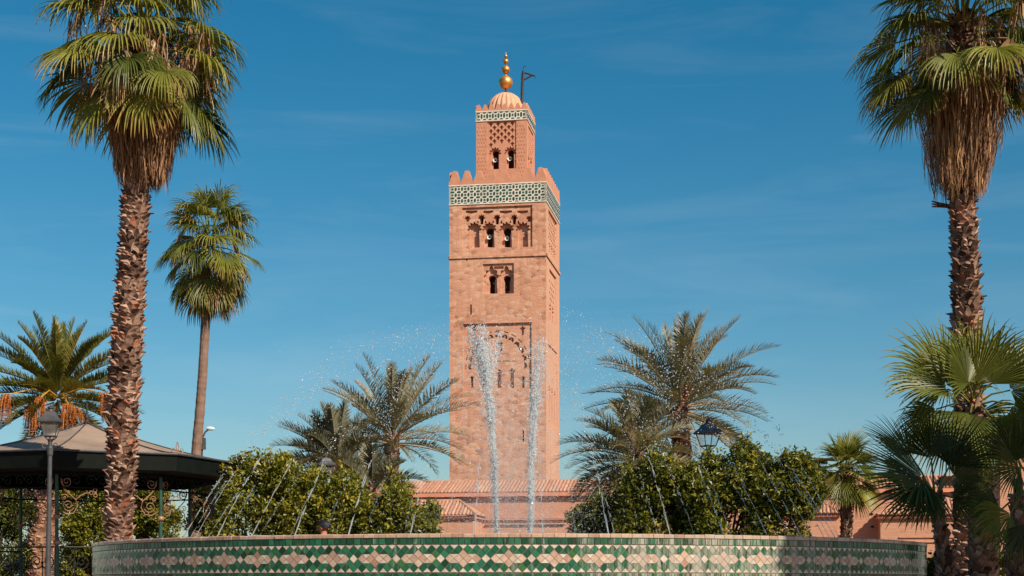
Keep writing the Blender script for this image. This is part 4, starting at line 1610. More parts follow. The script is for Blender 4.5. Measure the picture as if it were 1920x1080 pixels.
# torn dead leaves hanging among the green ones
def tatters(mb, c, n, rr, zr, seed):
    g = np.random.default_rng(seed)
    for i in range(n):
        a, r = g.uniform(0, 2 * PI), rr * g.uniform(0.35, 1.0)
        s = np.asarray(c) + np.array([math.cos(a) * r, math.sin(a) * r, g.uniform(zr[0], zr[1])])
        for k in range(int(g.uniform(7, 20))):
            ln = g.uniform(0.25, 0.85)
            t_ = np.linspace(0, 1, 5)
            dx, dy = g.normal(0, 0.10, 2)
            p = s + np.stack([dx * t_ ** 0.7 + 0.02 * np.sin(t_ * 7 + k), dy * t_ ** 0.7 + 0.02 * np.cos(t_ * 6 + k), -ln * t_], 1)
            w = g.uniform(0.004, 0.015) * np.array([0.6, 1, 0.9, 0.6, 0.1])
            yw = g.uniform(0, PI)
            tv = np.array([math.cos(yw), math.sin(yw), 0.0])
            V = np.stack([p - tv * w[:, None], p + tv * w[:, None]], 1).reshape(-1, 3)
            mb.add(V, np.array([(2 * j, 2 * j + 1, 2 * j + 3, 2 * j + 2) for j in range(4)]), float(np.clip(g.normal(0.6, 0.25), 0, 1)))


tatters(dead, rel([P(266, 110, Y)], base)[0], 46, 1.15, (-0.35, 0.75), 5)
# lower ring of green fans lying over the skirt
g = np.random.default_rng(77)
for i in range(15):
    a = i * 2 * PI / 15 + g.normal(0, 0.15)
    h = np.array([math.cos(a), math.sin(a), 0.0])
    b = rel([P(264, 150 + g.uniform(-20, 25), Y)], base)[0] + h * g.uniform(0.45, 0.62)
    fan_leaf(crown, b, nrm(h * 0.55 - ZUP * 0.9), nrm(h * 0.9 + ZUP * 0.5), 0.78 * g.uniform(0.85, 1.1), 30, R(85), 0.7, g.uniform(0.5, 0.8), g)
crown.build("crown", MAT["fan_leaf"], tl)
sk = skirt(rel([P(280, 130, Y)], base)[0], rel([P(268, 318, Y)], base)[0], 0.74, 0.42, 3800, 41)
sk.v += dead.v
for f_, t_, m_ in dead.f:
    sk.f.append((f_ + sk.n, t_, m_))
sk.n += dead.n
sk.build("dead_skirt", MAT["dry_leaf"], tl)

# ---- tall right palm
Y = 26.0
base = np.array([P(1818, 1000, Y)[0], Y, 0.0])
tr_ = palm("tall shaggy fan palm with dark dead skirt rising behind a lower green fan palm", base)
pts = rel([base, P(1816, 800, Y), P(1812, 600, Y), P(1809, 480, Y), P(1804, 360, Y), P(1802, 200, Y), P(1803, 30, Y)], base)
boot_trunk(pts, [0.24, 0.22, 0.205, 0.20, 0.185, 0.18, 0.17], 22, ring=0.064, n=11, out=0.075, stubs=((0.685, PI, 0.32), (0.745, 0.0, 0.16))).build("trunk", MAT["boot"], tr_)
crown, dead = MB(), MB()
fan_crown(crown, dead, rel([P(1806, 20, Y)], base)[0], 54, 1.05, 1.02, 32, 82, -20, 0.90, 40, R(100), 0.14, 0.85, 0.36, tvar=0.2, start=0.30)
tatters(dead, rel([P(1806, 110, Y)], base)[0], 46, 1.15, (-0.45, 0.7), 6)
g = np.random.default_rng(78)
for i in range(9):
    a = i * 2 * PI / 9 + g.normal(0, 0.2) + 0.4
    h = np.array([math.cos(a), math.sin(a), 0.0])
    b = rel([P(1803, 150 + g.uniform(-25, 15), Y)], base)[0] + h * g.uniform(0.45, 0.65)
    fan_leaf(crown, b, nrm(h * 0.6 - ZUP * 0.9), nrm(h * 0.9 + ZUP * 0.5), 0.82 * g.uniform(0.85, 1.1), 30, R(85), 0.75, g.uniform(0.25, 0.5), g)
crown.build("crown", MAT["fan_leaf"], tr_)
sk = skirt(rel([P(1806, 130, Y)], base)[0], rel([P(1803, 340, Y)], base)[0], 0.82, 0.40, 3400, 42, 0.45)
sk.v += dead.v
for f_, t_, m_ in dead.f:
    sk.f.append((f_ + sk.n, t_, m_))
sk.n += dead.n
sk.build("dead_skirt", MAT["dry_leaf"], tr_)

# ---- slim middle palm on the left
Y = 42.0
base = np.array([P(366, 1000, Y)[0], Y, 0.0])
sp_ = palm("slim fan palm with smooth bare grey trunk and small round crown", base)
pts = rel([base, P(367, 900, Y), P(368, 845, Y), P(374, 780, Y), P(380, 700, Y), P(385, 610, Y), P(388, 500, Y)], base)
m = MB()
pp = interp_path(pts, 120)
gq = np.random.default_rng(4)
m.tube(pp, np.interp(np.linspace(0, 1, 120), [0, 0.25, 0.38, 0.42, 0.7, 1], [0.16, 0.155, 0.165, 0.135, 0.125, 0.12]) * gq.uniform(0.95, 1.05, 120), 14, 0.6)
m.build("trunk", MAT["smooth_trunk"], sp_)
crown, dead = MB(), MB()
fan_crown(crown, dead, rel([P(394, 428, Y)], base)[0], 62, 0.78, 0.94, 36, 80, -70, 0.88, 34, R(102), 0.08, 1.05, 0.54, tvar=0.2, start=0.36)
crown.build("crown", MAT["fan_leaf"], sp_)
sk = skirt(rel([P(390, 520, Y)], base)[0], rel([P(387, 585, Y)], base)[0], 0.42, 0.22, 260, 43, 0.3)
sk.v += dead.v
for f_, t_, m_ in dead.f:
    sk.f.append((f_ + sk.n, t_, m_))
sk.n += dead.n
sk.build("dead_skirt", MAT["dry_leaf"], sp_)

# ---- lower green palm on the right
def low_palm(label, px, pyb, Y, crown_px, crown_py, r0, n, Lp, size, seed, el0, el1, droop, tone0, trunk_pts, spread=R(88), nseg=34, dead_frac=0.04, out=0.06, hub=0.3, start=0.45):
    base = np.array([P(px, pyb, Y)[0], Y, 0.0])
    o = palm(label, base, "low fan palms with green crowns")
    pts = rel([base] + [P(x, y, Y) for x, y in trunk_pts], base)
    boot_trunk(pts, r0, seed, ring=0.08, n=8, out=out).build("trunk", MAT["boot"], o)
    crown, dead = MB(), MB()
    fan_crown(crown, dead, rel([P(crown_px, crown_py, Y)], base)[0], n, Lp, size, seed + 1, el0, el1, droop, nseg, spread, dead_frac, hub, tone0, 1.0, 0.016, start)
    crown.build("crown", MAT["fan_leaf"], o)
    if dead.n:
        dead.build("dead_leaf", MAT["dry_leaf"], o)
    return o


def set_leaves(o, Y, hub_px, leaves, tone, seed, droop=0.5, start=0.55, nseg=32, spread=R(80)):
    """fans placed one by one: (petiole end px, direction right/up, length px, towards camera)"""
    g = np.random.default_rng(seed)
    base = np.array(o.location)
    mb = MB()
    hub = P(hub_px[0], hub_px[1], Y) - base
    k = Y / F_PX
    for ex, ey, dx, dy, ln, tow in leaves:
        e = P(ex, ey, Y) - base - np.array([0, tow, 0])
        mid = (hub + e) / 2 + ZUP * 0.06
        mb.tube([hub, mid, e], [0.022, 0.014, 0.011], 5, 0.6, cap=False)
        d = nrm(np.array([dx, -0.35 * np.sign(tow) * (0.4 + abs(tow)), dy]))
        up = nrm(np.array([0.45 * -dx + g.normal(0, 0.45), -0.75 + g.normal(0, 0.2), 0.5 + g.normal(0, 0.3)]))
        fan_leaf(mb, e, d, up, ln * k * 1.18, nseg, spread * g.uniform(0.8, 1.1), droop * g.uniform(0.5, 1.5), float(np.clip(tone + g.normal(0, 0.14), 0, 0.9)), g, 1.0, start)
    return mb


def low_trunk(label, px, pyb, Y, r0, seed, trunk_pts, out):
    base = np.array([P(px, pyb, Y)[0], Y, 0.0])
    o = palm(label, base, "low fan palms with green crowns")
    boot_trunk(rel([base] + [P(x, y, Y) for x, y in trunk_pts], base), r0, seed, ring=0.07, n=9, out=out).build("trunk", MAT["boot"], o)
    return o


o = low_trunk("broad green fan palm with open crown in front of the tall shaggy palm trunk", 1845, 1000, 22.0, [0.185, 0.175, 0.16, 0.15, 0.14, 0.12], 51, [(1842, 1000), (1838, 930), (1834, 860), (1827, 775), (1825, 755)], 0.055)
mb = set_leaves(o, 22.0, (1825, 762), [
    (1820, 722, -0.22, 0.95, 118, 0.25), (1852, 722, 0.35, 0.9, 112, 0.1), (1786, 712, -0.55, 0.8, 105, -0.3), (1772, 722, -0.93, 0.42, 128, 0.1), (1758, 738, -0.95, 0.02, 100, 0.5),
    (1872, 712, 0.75, 0.65, 118, -0.2), (1886, 735, 0.95, 0.2, 120, 0.2), (1880, 765, 0.75, -0.55, 110, 0.45), (1800, 782, -0.35, -0.93, 112, 0.5), (1838, 790, 0.15, -0.98, 110, 0.55),
    (1768, 762, -0.8, -0.5, 92, -0.35), (1862, 792, 0.5, -0.85, 105, 0.1), (1820, 730, 0.05, 1.0, 105, -0.5), (1790, 795, -0.6, -0.8, 95, -0.3), (1850, 770, 0.6, -0.7, 100, -0.6),
    (1835, 715, 0.15, 0.95, 100, -0.2), (1800, 725, -0.45, 0.85, 95, 0.4)], 0.46, 52)
mb.build("crown", MAT["fan_leaf"], o)
o = low_trunk("shaded fan palm with leaning trunk just beyond the fountain's shaded end", 1776, 1080, 20.3, [0.135, 0.125, 0.09, 0.065, 0.055], 53, [(1772, 1060), (1764, 1010), (1757, 965), (1753, 938)], 0.055)
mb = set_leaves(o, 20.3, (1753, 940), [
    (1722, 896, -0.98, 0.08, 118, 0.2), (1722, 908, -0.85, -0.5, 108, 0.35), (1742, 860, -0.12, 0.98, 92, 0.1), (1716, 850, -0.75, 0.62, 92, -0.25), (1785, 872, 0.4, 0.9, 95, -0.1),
    (1778, 935, 0.9, -0.1, 62, 0.2), (1728, 935, -0.8, -0.5, 78, 0.45), (1800, 888, 0.85, 0.35, 88, -0.3)], 0.12, 54, 0.25, 0.6)  # low leaf tone puts the shade over this palm into its colour
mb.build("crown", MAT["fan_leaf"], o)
o = low_trunk("shaded fan palm cut by the photo edge with drooping fans before the gatehouse", 1914, 1060, 19.0, [0.17, 0.16, 0.15, 0.12, 0.1], 57, [(1913, 1050), (1914, 1000), (1916, 960), (1917, 935)], 0.06)
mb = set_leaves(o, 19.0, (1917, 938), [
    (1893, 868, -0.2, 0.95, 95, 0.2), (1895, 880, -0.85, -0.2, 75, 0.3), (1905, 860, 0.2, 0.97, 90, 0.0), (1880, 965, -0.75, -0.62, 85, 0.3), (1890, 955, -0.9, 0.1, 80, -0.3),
    (1935, 870, 0.5, 0.8, 95, 0.1), (1945, 930, 0.9, -0.2, 90, 0.2), (1902, 985, -0.2, -0.95, 80, 0.4), (1935, 980, 0.5, -0.8, 85, 0.1)], 0.16, 58, 0.55, 0.5)  # crown colour darkened to hold the shade of this corner
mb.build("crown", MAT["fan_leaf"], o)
low_palm("small fan palm with short crown against the pink hall wall", 1587, 1000, 46.0, 1584, 876, [0.17, 0.16, 0.15, 0.13], 46, 0.55, 0.84, 55, 86, -50, 0.40, 0.50, [(1587, 990), (1587, 930), (1585, 880)], nseg=28)


# ---- feather palms
def frond(mb, base, d, L, g, npair, llen, tone, sag=0.55, vee=0.55, width=0.022, twist=0.0, leafdroop=0.15, stalk=0.14):
    d = nrm(d)
    nr_ = 16
    h = np.array([d[0], d[1], 0.0])
    h = h / max(np.linalg.norm(h), 1e-3)
    pts, dirs = [np.asarray(base, float)], [d]
    cur = d.copy()
    for k in range(nr_):
        q = (k + 1) / nr_
        cur = nrm(cur + np.array([0, 0, -1.0]) * sag / nr_ * (0.4 + 1.5 * q))
        pts.append(pts[-1] + cur * L / nr_)
        dirs.append(cur)
    pts, dirs = np.array(pts), np.array(dirs)
    mb.tube(pts, np.linspace(0.026, 0.006, nr_ + 1) * (L / 2.4), 4, min(1.0, tone + 0.35), cap=False)
    side0 = nrm(np.cross(d, ZUP) + 1e-6)
    if twist:
        upv = nrm(np.cross(side0, d))
        side0 = nrm(side0 * math.cos(twist) + upv * math.sin(twist))
    q = np.linspace(stalk, 0.995, npair)
    B = np.stack([np.interp(q, np.linspace(0, 1, nr_ + 1), pts[:, j]) for j in range(3)], -1)
    D = nrm(np.stack([np.interp(q, np.linspace(0, 1, nr_ + 1), dirs[:, j]) for j in range(3)], -1))
    N = nrm(np.cross(np.broadcast_to(side0, D.shape), D))
    for s in (-1, 1):
        ang = np.interp(q, [0, 0.5, 1], [1.05, 0.80, 0.35]) + g.normal(0, 0.10, npair)
        vv = vee * g.uniform(0.5, 1.4, npair)
        dirl = nrm(D * np.cos(ang)[:, None] + side0 * (s * np.sin(ang))[:, None] + N * vv[:, None])
        ln = llen * np.interp(q, [stalk, stalk + 0.15, 0.55, 0.85, 1.0], [0.45, 0.85, 1.0, 0.7, 0.35]) * g.uniform(0.8, 1.12, npair)
        p0 = B
        p1 = B + dirl * (ln * 0.5)[:, None]
        d2 = nrm(dirl - ZUP * leafdroop * 2)
        p2 = p1 + d2 * (ln * 0.5)[:, None]
        wv = nrm(np.cross(dirl, N)) * (width * ln / llen * 0.5)[:, None]
        V = np.stack([p0 - wv * 0.6, p0 + wv * 0.6, p1 - wv, p1 + wv, p2 - wv * 0.1, p2 + wv * 0.1], 1)
        i = np.arange(npair) * 6
        f = np.concatenate([np.stack([i, i + 1, i + 3, i + 2], -1), np.stack([i + 2, i + 3, i + 5, i + 4], -1)])
        tn = np.clip(tone + g.normal(0, 0.10, npair), 0, 1)
        mb.add(V.reshape(-1, 3), f, np.concatenate([tn, tn]))


def feather_palm(name, label, Y, crown_px, n, L, seed, el0, el1, trunk_px, radii, leafmat, trunkmat, npair=72, llen=0.42, tone0=0.5, sag=0.55, width=0.034, boots=None, group="date palms", vee=0.55, az_bias=None, tvar=0.15, leafdroop=0.15):
    g = np.random.default_rng(seed)
    base = np.array([P(trunk_px[0][0], 1000, Y)[0], Y, 0.0])
    o = empty(name, base)
    tag(o, label, "palm tree", group)
    pts = rel([base] + [P(x, y, Y) for x, y in trunk_px], base)
    boot_trunk(pts, radii, seed + 1, **(boots or dict(ring=0.10, n=9, out=0.05))).build("trunk", MAT[trunkmat], o)
    mb = MB()
    top = rel([P(crown_px[0], crown_px[1], Y)], base)[0]
    for i in range(n):
        f = (i + 0.5) / n
        az = i * 2.39996 + g.normal(0, 0.15)
        el = R(el0 + (el1 - el0) * f ** 0.8 + g.normal(0, 5))
        d = np.array([math.cos(az) * math.cos(el), math.sin(az) * math.cos(el), math.sin(el)])
        if az_bias is not None:
            d = nrm(d + np.asarray(az_bias))
        tone = float(np.clip(tone0 + g.normal(0, tvar) + 0.38 * max(0, f - 0.55), 0, 0.95))
        frond(mb, top - ZUP * 0.35 * f + d * 0.1, d, L * g.uniform(0.82, 1.1) * (0.78 + 0.22 * math.sin(f * PI)), g, npair, llen, tone, sag * g.uniform(0.7, 1.3), vee, width, g.uniform(-0.5, 0.5), leafdroop)
    mb.build("crown", MAT[leafmat], o)
    return o, base


rd, rbase = feather_palm("date_palm", "tall grey green date palm with upright crown behind the right orange trees", 42.0, (1274, 752), 70, 2.9, 61, 86, -22,
             [(1278, 1000), (1277, 830), (1275, 762)], [0.28, 0.26, 0.25, 0.2], "date_leaf", "boot", npair=58, tone0=0.52, sag=0.62)
g = np.random.default_rng(8)
for px, py, ln in ((1283, 752, 0.55), (1262, 757, 0.4)):
    fc = MB()
    o_ = rel([P(px, py, 41.6)], rbase)[0]
    for k in range(26):
        dd = nrm(np.array([g.normal(0.1, 0.25), -0.35, g.uniform(0.5, 1.3)]))
        fc.tube([o_, o_ + dd * ln * 0.6, o_ + dd * ln + ZUP * -0.05], [0.012, 0.007, 0.004], 4, g.uniform(0, 0.6), cap=False)
    fc.build("flower_stalk", MAT["fruit"], rd)
ld_, lbase = feather_palm("date_palm", "tall grey green date palm with arching crown beside the minaret, left of the fountain jets", 45.0, (735, 812), 46, 2.68, 62, 86, -6,
             [(733, 1000), (733, 890), (736, 820)], [0.21, 0.2, 0.2, 0.2], "date_leaf", "boot", npair=58, tone0=0.55, sag=0.50)
feather_palm("date_palm", "shorter date palm behind the left orange trees with one frond reaching left", 43.0, (632, 858), 46, 1.75, 63, 84, -10,
             [(632, 1000), (632, 860)], [0.18, 0.17, 0.16], "date_leaf", "boot", tone0=0.38, sag=0.55, tvar=0.12, az_bias=(-0.12, 0, 0.0))
feather_palm("date_palm", "young date palm with low fronds just left of the date palm trunk", 40.0, (698, 915), 20, 1.35, 64, 82, 5,
             [(698, 1000), (698, 915)], [0.12, 0.12, 0.11], "date_leaf", "boot", tone0=0.46, sag=0.8)
feather_palm("date_palm", "shorter date palm with drooping fronds between the minaret and right orange trees", 38.0, (1192, 850), 58, 2.05, 65, 80, -38,
             [(1192, 1000), (1192, 855)], [0.2, 0.19, 0.18], "date_leaf", "boot", npair=58, tone0=0.48, sag=0.75, az_bias=(-0.12, 0, 0.0))

# ---- canary palm at the left
cp, cbase = feather_palm("canary_palm", "stout feather palm with orange fruit clusters rising behind the bandstand", 41.0, (108, 730), 66, 2.35, 66, 84, -32,
             [(76, 1080), (82, 980), (96, 860), (106, 780)], [0.42, 0.38, 0.32, 0.30, 0.34], "canary_leaf", "scar_trunk", npair=100, llen=0.33, tone0=0.50, sag=0.42, width=0.034,
             boots=dict(ring=0.075, n=13, out=0.03), group="canary palm", vee=0.7, tvar=0.17, leafdroop=0.05)
g = np.random.default_rng(9)
for px, py, dx in ((76, 745, -0.28), (62, 760, -0.35), (14, 740, -0.5), (128, 758, 0.15), (140, 765, 0.3), (196, 738, 0.5)):
    root = empty("fruit_cluster")
    root.parent = cp
    o_ = rel([P(px, py, 39.6)], cbase)[0]
    stem_, beads = MB(), MB()
    k0 = rel([P(108, 745, 40.6)], cbase)[0]
    stem_.tube([k0, (k0 + o_) / 2 + ZUP * 0.18, o_], [0.03, 0.022, 0.014], 6)
    for k in range(46):
        a = g.uniform(0, 2 * PI)
        ln = g.uniform(0.32, 0.78)
        sp = g.uniform(0.06, 0.24)
        t_ = np.linspace(0, 1, 6)
        p = o_ + np.stack([math.cos(a) * sp * np.sqrt(t_) + dx * 0.15 * t_, math.sin(a) * sp * np.sqrt(t_), 0.08 * np.sin(t_ * PI) - ln * t_ ** 1.5], 1)
        beads.tube(p, 0.006, 4, g.uniform(0, 1), cap=False)
        nb = 9
        tq = g.uniform(0.35, 1.0, nb)
        bp_ = np.stack([np.interp(tq, t_, p[:, j]) for j in range(3)], -1) + g.normal(0, 0.012, (nb, 3))
        blobs(beads, bp_, g.uniform(0.012, 0.02, nb), 700 + k)
    stem_.build("stalk", MAT["fruit_stalk"], root)
    beads.build("fruit", MAT["fruit"], root)


# ================================================================== orange trees
def citrus(label, px, Y, rx, ry, zc, rz, seed, n_sprig=1395, leaf=0.085, tone0=0.54, base_px=None, name="orange_tree", cat="tree", group="clipped orange trees"):
    """crown: lumps -> sprigs on their surface -> single leaves"""
    g = np.random.default_rng(seed)
    base = np.array([P(px, 1000, Y)[0], Y, 0.0])
    o = empty(name, base)
    tag(o, label, cat, group)
    nl = 34
    dl_ = nrm(g.normal(size=(nl, 3)))
    dl_ = np.sign(dl_) * np.abs(dl_) ** 0.62
    lr = g.uniform(0.30, 0.46, nl) * min(rx, ry, rz)
    lc = dl_ * g.uniform(0.55, 1.0, (nl, 1)) * (np.array([rx, ry, rz])[None] - lr[:, None] * 0.8)
    pick = g.integers(0, nl, n_sprig)
    dirs = nrm(g.normal(size=(n_sprig, 3)) + nrm(lc[pick]) * 0.6)
    c = lc[pick] + dirs * (lr[pick] * g.uniform(0.70, 1.08, n_sprig))[:, None]
    c[:, 2] += zc
    # upright shoots that break the outline
    shoot = (g.random(n_sprig) < 0.10) & (c[:, 2] > zc + 0.3 * rz)
    c[shoot, 2] += g.uniform(0.05, 0.22, shoot.sum())
    c[:, 2] = np.maximum(c[:, 2], 0.15)
    mb = MB()
    nlv = 13
    ax = nrm(dirs + ZUP * 0.5 + g.normal(0, 0.3, (n_sprig, 3)))
    S_ = np.repeat(np.arange(n_sprig), nlv)
    N_ = len(S_)
    ld = nrm(ax[S_] * g.uniform(0.1, 1.0, (N_, 1)) + g.normal(0, 0.75, (N_, 3)))
    pos = c[S_] + ax[S_] * (g.uniform(-0.09, 0.09, N_))[:, None] + g.normal(0, 0.035, (N_, 3))
    ln = leaf * g.uniform(0.7, 1.3, N_)
    up = nrm(ZUP * 0.7 + ax[S_] * 0.6 + g.normal(0, 0.45, (N_, 3)))
    sd_ = nrm(np.cross(ld, up) + 1e-6)
    nn = np.cross(sd_, ld)
    tip = pos + ld * ln[:, None] - nn * (0.15 * ln)[:, None]
    mid = pos + ld * (0.5 * ln)[:, None]
    wv = sd_ * (0.27 * ln)[:, None]
    fold = nn * (0.10 * ln)[:, None]
    V = np.stack([pos, mid + wv + fold, tip, mid - wv + fold], 1).reshape(-1, 3)
    i = np.arange(N_) * 4
    f = np.concatenate([np.stack([i, i + 1, i + 2], -1), np.stack([i, i + 2, i + 3], -1)])
    st = np.clip(g.normal(tone0, 0.14, n_sprig) + 0.28 * (g.random(n_sprig) < 0.13) + 0.18 * shoot, 0, 1)
    tn = np.clip(st[S_] + g.normal(0, 0.07, N_), 0, 1)
    mb.add(V, f, np.concatenate([tn, tn]))
    mb.build("crown", MAT["citrus_leaf"], o)
    tk = MB()
    tk.tube([(0, 0, 0), (0.03, 0, 0.5), (0.0, 0.02, max(0.8, zc * 0.7))], [0.09, 0.075, 0.05], 8)
    for k in range(9):
        e = lc[k * 3] + np.array([0, 0, zc])
        s = np.array([0, 0, max(0.45, zc * 0.45)])
        tk.tube([s, (s + e) / 2 + g.normal(0, 0.08, 3), e], [0.045, 0.028, 0.012], 6)
    tk.build("trunk", MAT["bark"], o)
    return o


def citrus_px(label, px0, px1, ytop, Y, seed, **kw):
    rx = (px1 - px0) / 2 / F_PX * Y
    zt = EYE + (HORIZON - ytop) / F_PX * Y
    rz = (zt - 0.1) / 2
    return citrus(label, (px0 + px1) / 2, Y, rx, kw.pop("ry", min(rx, 1.3)), 0.1 + rz, rz, seed, **kw)


citrus_px("tall clipped orange tree nearest the bandstand roof, left of the jets", 388, 575, 842, 29.0, 81, n_sprig=2325)
citrus_px("tall clipped orange tree in the left row directly behind the lamp hood", 520, 700, 884, 28.6, 82, n_sprig=2170)
citrus_px("low rounded orange tree below the date palm trunk", 648, 796, 904, 28.2, 83, n_sprig=1705, tone0=0.50)
citrus_px("lowest orange tree of the left row, ending before the hall porch", 745, 832, 938, 29.2, 84, n_sprig=1085, ry=0.7, tone0=0.44)
citrus_px("low dark orange tree sloping down beside the water columns", 1068, 1225, 912, 28.6, 85, n_sprig=1550, tone0=0.34)
citrus_px("tall dark orange tree under the drooping date palm", 1150, 1335, 846, 28.0, 86, n_sprig=2325, tone0=0.43)
citrus_px("tall dark orange tree around the half hidden lamp post", 1262, 1445, 828, 27.6, 87, n_sprig=2325, tone0=0.43)
citrus_px("tall dark orange tree nearest the pink hall wall and small fan palm", 1375, 1548, 836, 27.2, 88, n_sprig=2325, tone0=0.43)
# trees behind the bandstand; the dark ones carry shade in their leaf tone
citrus_px("shaded leafy tree behind the bandstand railing beside the lamp post", -70, 60, 890, 38.5, 91, n_sprig=1395, tone0=0.15, group="trees behind the bandstand")
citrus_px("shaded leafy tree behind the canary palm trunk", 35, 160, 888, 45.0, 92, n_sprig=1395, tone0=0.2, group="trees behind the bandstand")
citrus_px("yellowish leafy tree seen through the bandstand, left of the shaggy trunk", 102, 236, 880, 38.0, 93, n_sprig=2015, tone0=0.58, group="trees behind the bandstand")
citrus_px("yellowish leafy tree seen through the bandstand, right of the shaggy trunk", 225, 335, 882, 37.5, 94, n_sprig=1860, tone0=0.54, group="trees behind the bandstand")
citrus_px("shaded leafy tree hidden under the bandstand's right eave", 345, 440, 890, 35.0, 95, n_sprig=1395, tone0=0.2, group="trees behind the bandstand")
# small shrubs at the right
citrus_px("small yellow green shrub between the shaded fan palms", 1878, 1925, 1028, 27.0, 96, n_sprig=403, tone0=0.62, name="shrub", cat="shrub", group="shrubs under the fan palms", ry=0.3)
citrus_px("small grey green shrub beside the shaded end of the fountain", 1735, 1775, 1045, 24.0, 97, n_sprig=310, tone0=0.4, name="shrub", cat="shrub", group="shrubs under the fan palms", ry=0.3)
# the tree beyond the right edge of the view whose shade falls on the fountain and the low palms
citrus("tall broad leafy tree beyond the right edge that shades the fountain", 960, 12.8, 2.1, 4.4, 7.1, 2.2, 98, n_sprig=8500, leaf=0.21, name="shade_tree", group="shade tree").location.x = 9.3

citrus("leafy tree beyond the right edge, lower, shading the palm trunks", 960, 19.6, 1.3, 1.5, 3.8, 1.2, 99, n_sprig=2600, leaf=0.14, name="shade_tree", group="shade tree").location.x = 9.3

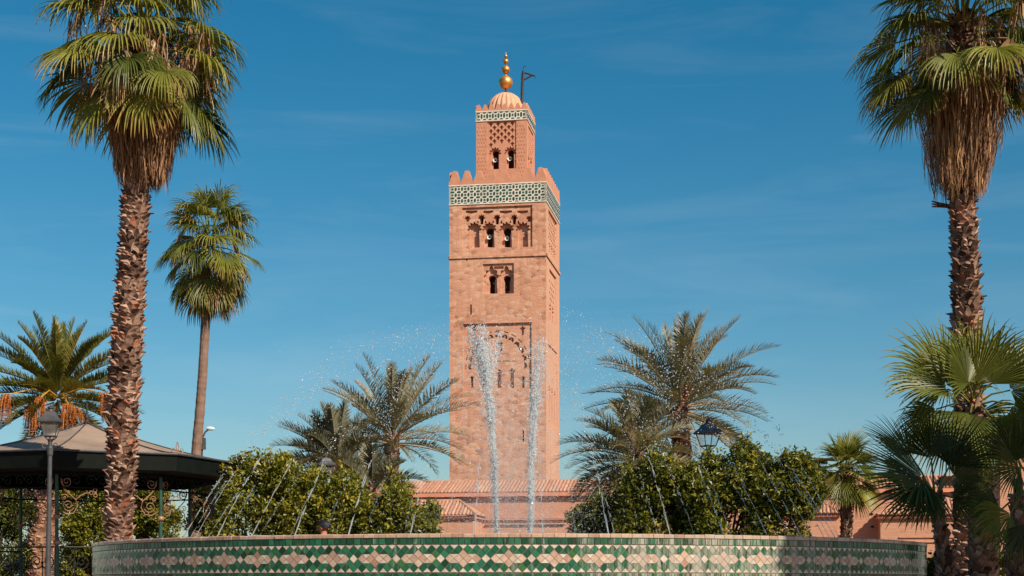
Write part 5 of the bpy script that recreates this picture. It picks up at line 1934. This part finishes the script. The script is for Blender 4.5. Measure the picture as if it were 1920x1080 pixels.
# ================================================================== person behind the fountain
def person():
    hx = P(607, 990, 25.6)
    o = empty("person", (hx[0], 25.6, 0.0), R(-112))
    tag(o, "person with short black hair behind the fountain rim, face turned away to the right", "person")
    skin = plain("skin", (0.42, 0.15, 0.09), 0.55, 0.35, var=0.08)
    hair = plain("black_hair", (0.008, 0.008, 0.011), 0.6, 0.3)
    shirt = plain("dark_shirt", (0.03, 0.035, 0.06), 0.85, 0.2)
    trousers = plain("dark_trousers", (0.05, 0.05, 0.055), 0.85, 0.2)
    # body faces local -y; heights for a 1.72 m figure
    J = [((0, 0, 0.93), 0.155, 0.11), ((0, 0.01, 1.12), 0.135, 0.10), ((0, 0.0, 1.32), 0.155, 0.11), ((0, 0.01, 1.43), 0.09, 0.075), ((0, 0.0, 1.50), 0.052, 0.052), ((0, -0.01, 1.56), 0.055, 0.06),
         ((0, -0.015, 1.63), 0.075, 0.092), ((0, -0.005, 1.695), 0.055, 0.07)]
    E = [(i, i + 1) for i in range(7)]
    for s in (-1, 1):
        b = len(J)
        J += [((s * 0.17, 0.01, 1.40), 0.058, 0.058), ((s * 0.215, 0.03, 1.13), 0.042, 0.042), ((s * 0.20, -0.06, 0.90), 0.030, 0.030), ((s * 0.195, -0.085, 0.83), 0.036, 0.018), ((s * 0.19, -0.10, 0.765), 0.028, 0.014)]
        E += [(3, b), (b, b + 1), (b + 1, b + 2), (b + 2, b + 3), (b + 3, b + 4)]
        for fx_, ln in ((-0.03, 0.075), (-0.01, 0.085), (0.010, 0.078), (0.028, 0.06)):
            k = len(J)
            J += [((s * 0.19 + fx_ * 0.4, -0.105 + fx_, 0.745), 0.009, 0.009), ((s * 0.185 + fx_ * 0.4, -0.115 + fx_, 0.745 - ln), 0.007, 0.007)]
            E += [(b + 4, k), (k, k + 1)]
        k = len(J)
        J += [((s * 0.175, -0.135, 0.80), 0.010, 0.010), ((s * 0.165, -0.155, 0.755), 0.008, 0.008)]
        E += [(b + 3, k), (k, k + 1)]
        b = len(J)
        J += [((s * 0.095, 0, 0.88), 0.088, 0.092), ((s * 0.10, -0.01, 0.49), 0.058, 0.06), ((s * 0.105, 0.02, 0.09), 0.042, 0.045), ((s * 0.115, -0.14, 0.045), 0.042, 0.028)]
        E += [(0, b), (b, b + 1), (b + 1, b + 2), (b + 2, b + 3)]
    me = bpy.data.meshes.new("body")
    me.from_pydata([j[0] for j in J], E, [])
    ob = bpy.data.objects.new("body", me)
    COL.objects.link(ob)
    ob.parent = o
    m = ob.modifiers.new("Skin", "SKIN")
    for i, j in enumerate(J):
        me.skin_vertices[0].data[i].radius = (j[1], j[2])
    me.skin_vertices[0].data[0].use_root = True
    m.use_smooth_shade = True
    ob.modifiers.new("Subdivision", "SUBSURF").levels = 2
    ob.modifiers["Subdivision"].render_levels = 2
    t = NT("person_clothing_and_skin")
    sep = t.node("SeparateXYZ")
    t.link(t.node("TexCoord").outputs["Object"], sep.inputs[0])
    c = t.ramp(t.math("MULTIPLY", sep.outputs[2], 0.5), [(0.0, (0.03, 0.025, 0.02)), (0.05, (0.05, 0.05, 0.055)), (0.435, (0.03, 0.035, 0.06)), (0.735, (0.42, 0.15, 0.09))], "CONSTANT")
    me.materials.append(t.done(c, 0.75, 0.25))
    # face details
    h = MB()
    h.lathe([(0.001, -0.02), (0.016, -0.012), (0.012, 0.01), (0.005, 0.03)], 8, (0, -0.115, 1.60))
    h.build("nose", skin, ob)
    for s in (-1, 1):
        e = MB()
        e.lathe([(0.001, -0.034), (0.014, -0.026), (0.022, 0.0), (0.024, 0.02), (0.012, 0.036), (0.001, 0.04)], 12)
        eo = e.build("ear", skin, ob, smooth=True)
        eo.location = (s * 0.088, 0.005, 1.605)
        eo.scale = (0.45, 1.0, 1.0)
        y = MB()
        y.lathe([(0.001, -0.007), (0.010, 0), (0.001, 0.007)], 10, (s * 0.032, -0.098, 1.615))
        y.build("eye", hair, ob)
    mo = MB()
    mo.tube([(-0.022, -0.102, 1.555), (0, -0.108, 1.556), (0.022, -0.102, 1.555)], 0.005, 6)
    mo.build("mouth", plain("lips", (0.30, 0.09, 0.07), 0.5), ob)
    g = np.random.default_rng(12)
    hr = MB()
    u, v = np.meshgrid(np.linspace(0, 2 * PI, 30, endpoint=False), np.linspace(-0.25, PI / 2, 12))
    n_ = np.stack([np.cos(v) * np.cos(u), np.cos(v) * np.sin(u), np.sin(v)], -1)
    low = np.where(n_[..., 1] < -0.2, np.maximum(n_[..., 2], 0.35), n_[..., 2])
    rr = 1 + g.normal(0, 0.025, u.shape)
    V = np.stack([n_[..., 0] * 0.100 * rr, 0.008 + n_[..., 1] * 0.118 * rr, 1.632 + low * 0.105 * rr], -1)
    i, j = np.meshgrid(np.arange(11), np.arange(30), indexing="ij")
    hr.add(V.reshape(-1, 3), np.stack([i * 30 + j, i * 30 + (j + 1) % 30, (i + 1) * 30 + (j + 1) % 30, (i + 1) * 30 + j], -1).reshape(-1, 4))
    hr.build("hair", hair, ob, smooth=True)
    return o


person()
